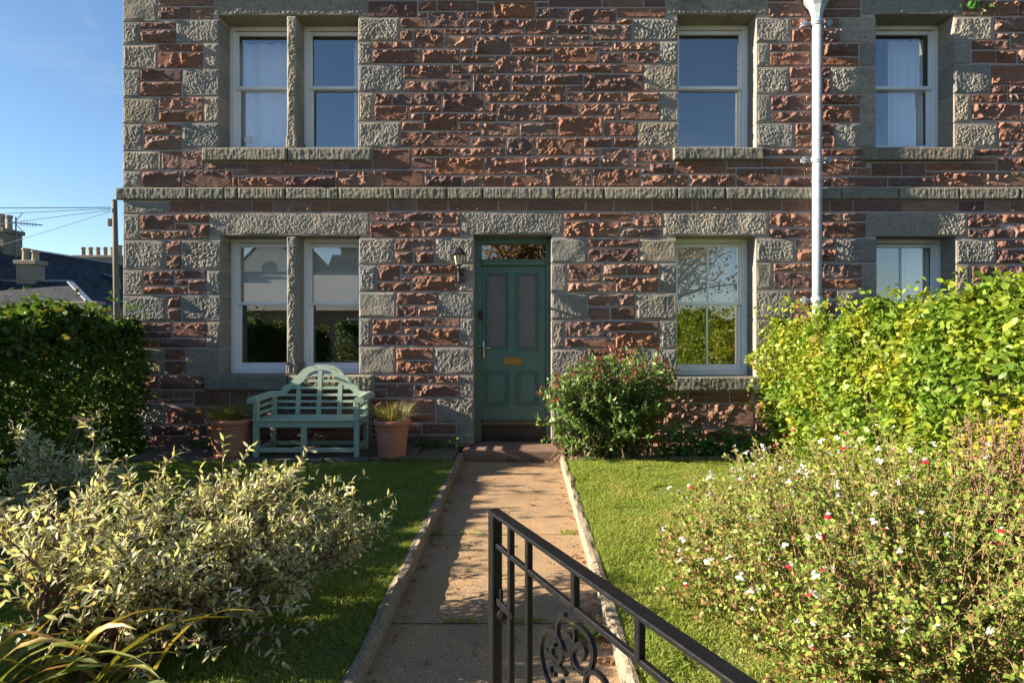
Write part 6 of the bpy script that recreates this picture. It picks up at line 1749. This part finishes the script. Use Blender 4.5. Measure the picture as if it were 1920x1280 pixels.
# ---- heather at the right edge
q = np.random.default_rng(81)
hea = thing('heather_shrub', (2.72, 3.35, .05), 'pink and brown heather spikes at the right edge before the yellow hedge', 'shrub')
P_, D_, N_ = [], [], []
ch = []
for k in range(75):
    b = np.array([2.7 + q.normal(0, .07), 3.35 + q.normal(0, .1), .1])
    e = np.array([2.72 + q.normal(0, .16), 3.3 + q.normal(0, .16), q.uniform(.92, 1.16)])
    p = curve_pts(b, e, .05, 7, q, .01)
    ch.append(([tuple(v) for v in p], list(np.linspace(.004, .0015, 7))))
    a1, a2, a3, _ = stem_leaves(q, p, 30, .62, fwd=.7)
    P_.append(a1); D_.append(a2); N_.append(a3)
P_, D_, N_ = map(np.concatenate, (P_, D_, N_))
L = q.uniform(.012, .026, len(P_))
foliage(hea, P_, D_, N_, L, L * .7, TPL_SM, 'heather', mass='flower_spikes')
tubes_obj('stems', ch, 'twig', hea, 3, True)


# ---- low leafy plants
def leafy_patch(name, label, cx, cy, rx, ry, zh, n, Lm, mat, seed, z0=.04, wr=.85, cat='plant', tpl=TPL_OV):
    q = np.random.default_rng(seed)
    t_ = thing(name, (cx, cy, z0), label, cat)
    a = q.uniform(0, 6.28, n); r_ = np.sqrt(q.uniform(0, 1, n))
    x_, y_ = cx + rx * r_ * np.cos(a), cy + ry * r_ * np.sin(a)
    z_ = z0 + zh * (1 - r_ ** 2 * .8) * q.uniform(.25, 1, n)
    pos = np.stack([x_, y_, z_], -1)
    d = norm(np.stack([np.cos(a) + q.normal(0, .6, n), np.sin(a) + q.normal(0, .6, n), q.normal(-.05, .35, n)], -1))
    nn = norm(np.array([0, 0, 1.]) + q.normal(0, .35, (n, 3)))
    L = q.normal(Lm, Lm * .25, n).clip(Lm * .4, Lm * 1.6)
    foliage(t_, pos, d, nn, L, L * wr, tpl, mat)
    ch = [([(x_[i] * .6 + cx * .4, y_[i] * .6 + cy * .4, z0), tuple(pos[i])], .0025) for i in range(0, n, 6)]
    tubes_obj('stalks', ch, 'geran', t_, 3, True)
    return t_


leafy_patch('geranium_plant', 'dark green leafy geranium under the ground floor window sill', 1.98, 7.18, .36, .24, .46, 520, .055, 'geran', 91)
leafy_patch('geranium_plant', 'dark geranium foliage between the photinia and the yellow hedge', 2.55, 7.15, .38, .26, .44, 520, .055, 'geran', 92)
leafy_patch('wall_weed', 'leafy weed at the wall foot beside the sunlit pot', -1.18, 7.44, .20, .09, .17, 120, .035, 'geran', 93, z0=TERR)
leafy_patch('wall_weed', 'small weed at the wall foot next to the door step', -.86, 7.42, .10, .08, .18, 80, .032, 'geran', 94, z0=.08)
leafy_patch('wall_weed', 'low weeds on the ground behind the bench legs', -2.2, 7.46, .42, .07, .10, 150, .03, 'salvia', 95, z0=TERR)
leafy_patch('wall_weed', 'shaded low weeds at the wall foot left of the bench', -3.75, 7.42, .45, .1, .16, 160, .04, 'geran', 96, z0=TERR)
q = np.random.default_rng(97)
dan = thing('path_weed', (.335, 3.08, 0), 'star-shaped green weed growing at the kerb on the path', 'weed')
n = 34
a = q.uniform(0, 6.28, n)
pos = np.stack([.345 + .01 * np.cos(a), 3.08 + .01 * np.sin(a), np.full(n, .005)], -1)
d = np.stack([np.cos(a), np.sin(a), q.uniform(.15, .7, n)], -1)
L = q.uniform(.07, .15, n)
foliage(dan, pos, d, np.tile([0, 0, 1.], (n, 1)) + q.normal(0, .1, (n, 3)), L, L * .2, TPL_LA, 'grass', None, 34, key='la')
top_p = thing('wall_plant', (wx(1822), WALL - .03, wz(26)), 'small ivy tuft sprouting beside the upper right window head', 'plant')
n = 60
pos = np.stack([wx(1822) + q.normal(0, .10, n), WALL - .03 - np.abs(q.normal(0, .06, n)), wz(6) + q.normal(0, .07, n)], -1)
d = np.stack([q.normal(0, .7, n), q.normal(-.4, .4, n), q.normal(-.5, .5, n)], -1)
L = q.uniform(.04, .085, n)
foliage(top_p, pos, d, norm(np.array([0, -1., .4]) + q.normal(0, .5, (n, 3))), L, L * .55, TPL_OV, 'geran')
tubes_obj('stems', [([(wx(1822), WALL, wz(12)), tuple(pos[i])], .003) for i in range(0, n, 8)], 'bark', top_p, 3, True)


# ---- grasses in the pots
def pot_plant(p, label, mat, n, hmax, spread, seed, droop=1.0):
    q = np.random.default_rng(seed)
    x, y, r_, h = p
    z0 = TERR + h - .05
    t_ = thing('pot_grass', (x, y, z0), label, 'plant', 'plants in the terracotta pots')
    V, Fc, c = [], [], 0
    for k in range(n):
        a = q.uniform(0, 6.28); rr = r_ * .78 * math.sqrt(q.uniform())
        b = np.array([x + rr * math.cos(a), y + rr * math.sin(a), z0])
        hh = hmax * q.uniform(.45, 1.0)
        out = np.array([math.cos(a) + q.normal(0, .4), math.sin(a) + q.normal(0, .4), 0]) * spread * (rr / r_ + .25)
        u = np.linspace(0, 1, 5)[:, None]
        pp = b + out * u ** 1.6 * droop + np.array([0, 0, 1.]) * (hh * (1.5 * u - .75 * droop * u ** 2.4))
        s = np.array([-math.sin(a + 1), math.cos(a + 1), 0]) * q.uniform(.0012, .0026)
        w = np.array([1, .9, .75, .5, .05])[:, None]
        V.append(np.concatenate([pp + s * w, pp - s * w]))
        i = np.arange(4)
        Fc.append(np.stack([i, i + 1, 5 + i + 1, 5 + i], -1) + c); c += 10
    tag(np_obj('blades', np.concatenate(V), np.concatenate(Fc), M[mat], t_, True), kind='stuff')


pot_plant(POTL, 'tuft of pale grass spilling over the wide shaded pot', 'potgrass', 900, .32, .30, 101)
pot_plant(POTR, 'tuft of upright yellowing grass in the sunlit pot with emblem', 'potgrass', 380, .30, .24, 102, .75)


# ---- lawns: grass blades
def grass(name, x0, x1, y0, y1, n, z, label, seed, hm=.025):
    q = np.random.default_rng(seed)
    # denser near the viewer, where single blades show
    y = y0 + (y1 - y0) * q.uniform(0, 1, n) ** 1.25
    x = q.uniform(x0, x1, n)
    keep = (np.abs(x) < y * .95 + .2)
    x, y = x[keep], y[keep]
    n = len(x)
    z_ = z + .008 * (vnoise(x * 1.7, y * 1.7, 5) - .5) * 2 - .006
    clump = vnoise(x * 5, y * 5, seed)
    h = hm * q.uniform(.5, 1.25, n) * (.6 + .8 * clump)
    bald = vnoise(x * 2.2, y * 2.2, seed + 3)
    h = np.where(bald > .80, h * .3, h)
    h = np.where((x - 1.38) ** 2 / .05 + (y - 5.6) ** 2 / .05 < .35 + .5 * clump, h * .15, h)
    h = np.where((x + 1.12) ** 2 / .04 + (y - 5.55) ** 2 / .05 < .35 + .5 * clump, h * .15, h)
    a = q.uniform(0, 6.28, n)
    lean = np.stack([q.normal(0, .9, n), q.normal(0, .9, n), np.zeros(n)], -1) * h[:, None]
    w = q.uniform(.0018, .0036, n)[:, None] * (1 + y[:, None] * .12)
    s = np.stack([np.cos(a), np.sin(a), np.zeros(n)], -1) * w
    b = np.stack([x, y, z_], -1)
    v = np.stack([b - s, b + s, b + lean + np.stack([np.zeros(n), np.zeros(n), h], -1)], 1).reshape(-1, 3)
    f = np.arange(n * 3).reshape(n, 3)
    o = np_obj(name, v, f, M['grass'], None, False)
    return tag(o, label, 'grass', kind='stuff')


grass('grass', .512, 2.95, 1.9, 6.87, 240000, LAWN, 'sunlit short grass of the right lawn', 111)
grass('grass', -4.6, -.778, 1.9, 6.83, 220000, LAWN, 'shaded short grass of the left lawn', 112)
# longer fringe along kerbs, bed edges and in the path joints
q = np.random.default_rng(113)
V, Fc, c = [], [], 0
segs = [(.505, .55, 1.9, 6.9, 3800, .05, LAWN - .02), (-.83, -.775, 1.9, 6.8, 2600, .045, LAWN - .02), (-1.5, -.86, 6.76, 6.9, 700, .07, LAWN), (-.45, -.25, 3.24, 3.28, 120, .025, .0), (-.12, .12, 3.24, 3.29, 160, .025, .0), (-.7, -.62, 4.63, 4.69, 90, .025, 0), (-.5, -.3, 4.64, 4.68, 60, .02, 0), (.28, .42, 4.62, 4.72, 110, .03, 0), (.6, 2.9, 6.80, 6.88, 900, .05, LAWN)]
for (a, b, y0, y1, n, hh, z) in segs:
    x_, y_ = q.uniform(a, b, n), q.uniform(y0, y1, n)
    h = hh * q.uniform(.4, 1.2, n)
    ln = np.stack([q.normal(0, .6, n), q.normal(0, .6, n), np.ones(n)], -1) * h[:, None]
    an = q.uniform(0, 6.28, n)
    s = np.stack([np.cos(an), np.sin(an), np.zeros(n)], -1) * .0028
    p = np.stack([x_, y_, np.full(n, z)], -1)
    V.append(np.stack([p - s, p + s, p + ln], 1).reshape(-1, 3)); Fc.append(np.arange(n * 3).reshape(n, 3) + c); c += n * 3
tag(np_obj('edge_grass', np.concatenate(V), np.concatenate(Fc), M['grass']), 'longer grass fringe along the kerbs and path joints', 'grass', kind='stuff')

# ---- fallen leaves
q = np.random.default_rng(121)
n = 620
reg = q.choice(6, n, p=[.30, .14, .14, .10, .16, .16])
x_ = np.select([reg == 0, reg == 1, reg == 2, reg == 3, reg == 4], [q.uniform(-.70, .43, n), .42 - np.abs(q.normal(0, .05, n)), -.69 + np.abs(q.normal(0, .04, n)), q.uniform(-.70, .43, n), q.uniform(.6, 2.9, n)], q.uniform(-4.4, -.9, n))
y_ = np.select([reg == 0, reg == 1, reg == 2, reg == 3, reg == 4], [7.22 - np.abs(q.normal(0, .06, n)), q.uniform(2.2, 7.1, n), q.uniform(2.2, 7.1, n), q.uniform(2.2, 7.1, n), q.uniform(2.5, 6.8, n)], q.uniform(2.5, 6.75, n))
z_ = np.where(reg < 4, .008 + np.abs(q.normal(0, .006, n)), LAWN + .02)
pos = np.stack([x_, y_, z_], -1)
d = np.stack([q.normal(0, 1, n), q.normal(0, 1, n), q.normal(0, .12, n)], -1)
L = q.uniform(.018, .045, n)
v, f = leaf_arrays(pos, d, np.array([0, 0, 1.]) + q.normal(0, .25, (n, 3)), L, L * .65, TPL_OV)
tag(np_obj('fallen_leaves', v, f, M['dry'], None, True), 'dry brown leaves scattered on path and lawn', 'leaves', kind='stuff')

# ---- autumn trees across the street (mirrored in the upper pane, the fanlight and the window with glazing bars)
def street_tree(x, y, h, label, seed, nl):
    q = np.random.default_rng(seed)
    tree = thing('autumn_tree', (x, y, 0), label, 'tree')
    ch = [([(x, y, -.1), (x + .1, y, h * .28), (x - .1, y + .1, h * .55), (x + .2, y, h * .92)], [.34, .27, .2, .06])]
    P_, D_, N_ = [], [], []
    for k in range(48):
        z0 = q.uniform(.25, .85) * h
        a = q.uniform(0, 6.28)
        ln = q.uniform(.28, .62) * h * (1 - (z0 / h - .25) * .8)
        b = np.array([x, y, z0])
        e = b + np.array([math.cos(a) * ln, math.sin(a) * ln * .8, ln * q.uniform(.1, .8)])
        p = curve_pts(b, e, .3, 7, q, .08)
        ch.append(([tuple(v) for v in p], list(np.linspace(.09, .015, 7))))
        pos, tn = along(p, q.uniform(.25, 1, nl))
        P_.append(pos + q.normal(0, .38, pos.shape)); D_.append(q.normal(0, 1, pos.shape)); N_.append(q.normal(0, 1, pos.shape))
    P_, D_, N_ = map(np.concatenate, (P_, D_, N_))
    L = q.uniform(.10, .2, len(P_))
    foliage(tree, P_, D_, N_, L, L * .7, TPL_OV, 'autumn', mass='crown')
    tubes_obj('trunk', ch[:1], 'bark', tree, 10)
    tubes_obj('branches', ch[1:], 'bark', tree, 6, True)


street_tree(7.0, -12.5, 8.6, 'rust-coloured autumn tree across the street, mirrored in the upper pane left of the drainpipe', 131, 120)
street_tree(-.2, -11.8, 7.6, 'spreading autumn tree across the street, mirrored in the fanlight over the door', 132, 150)
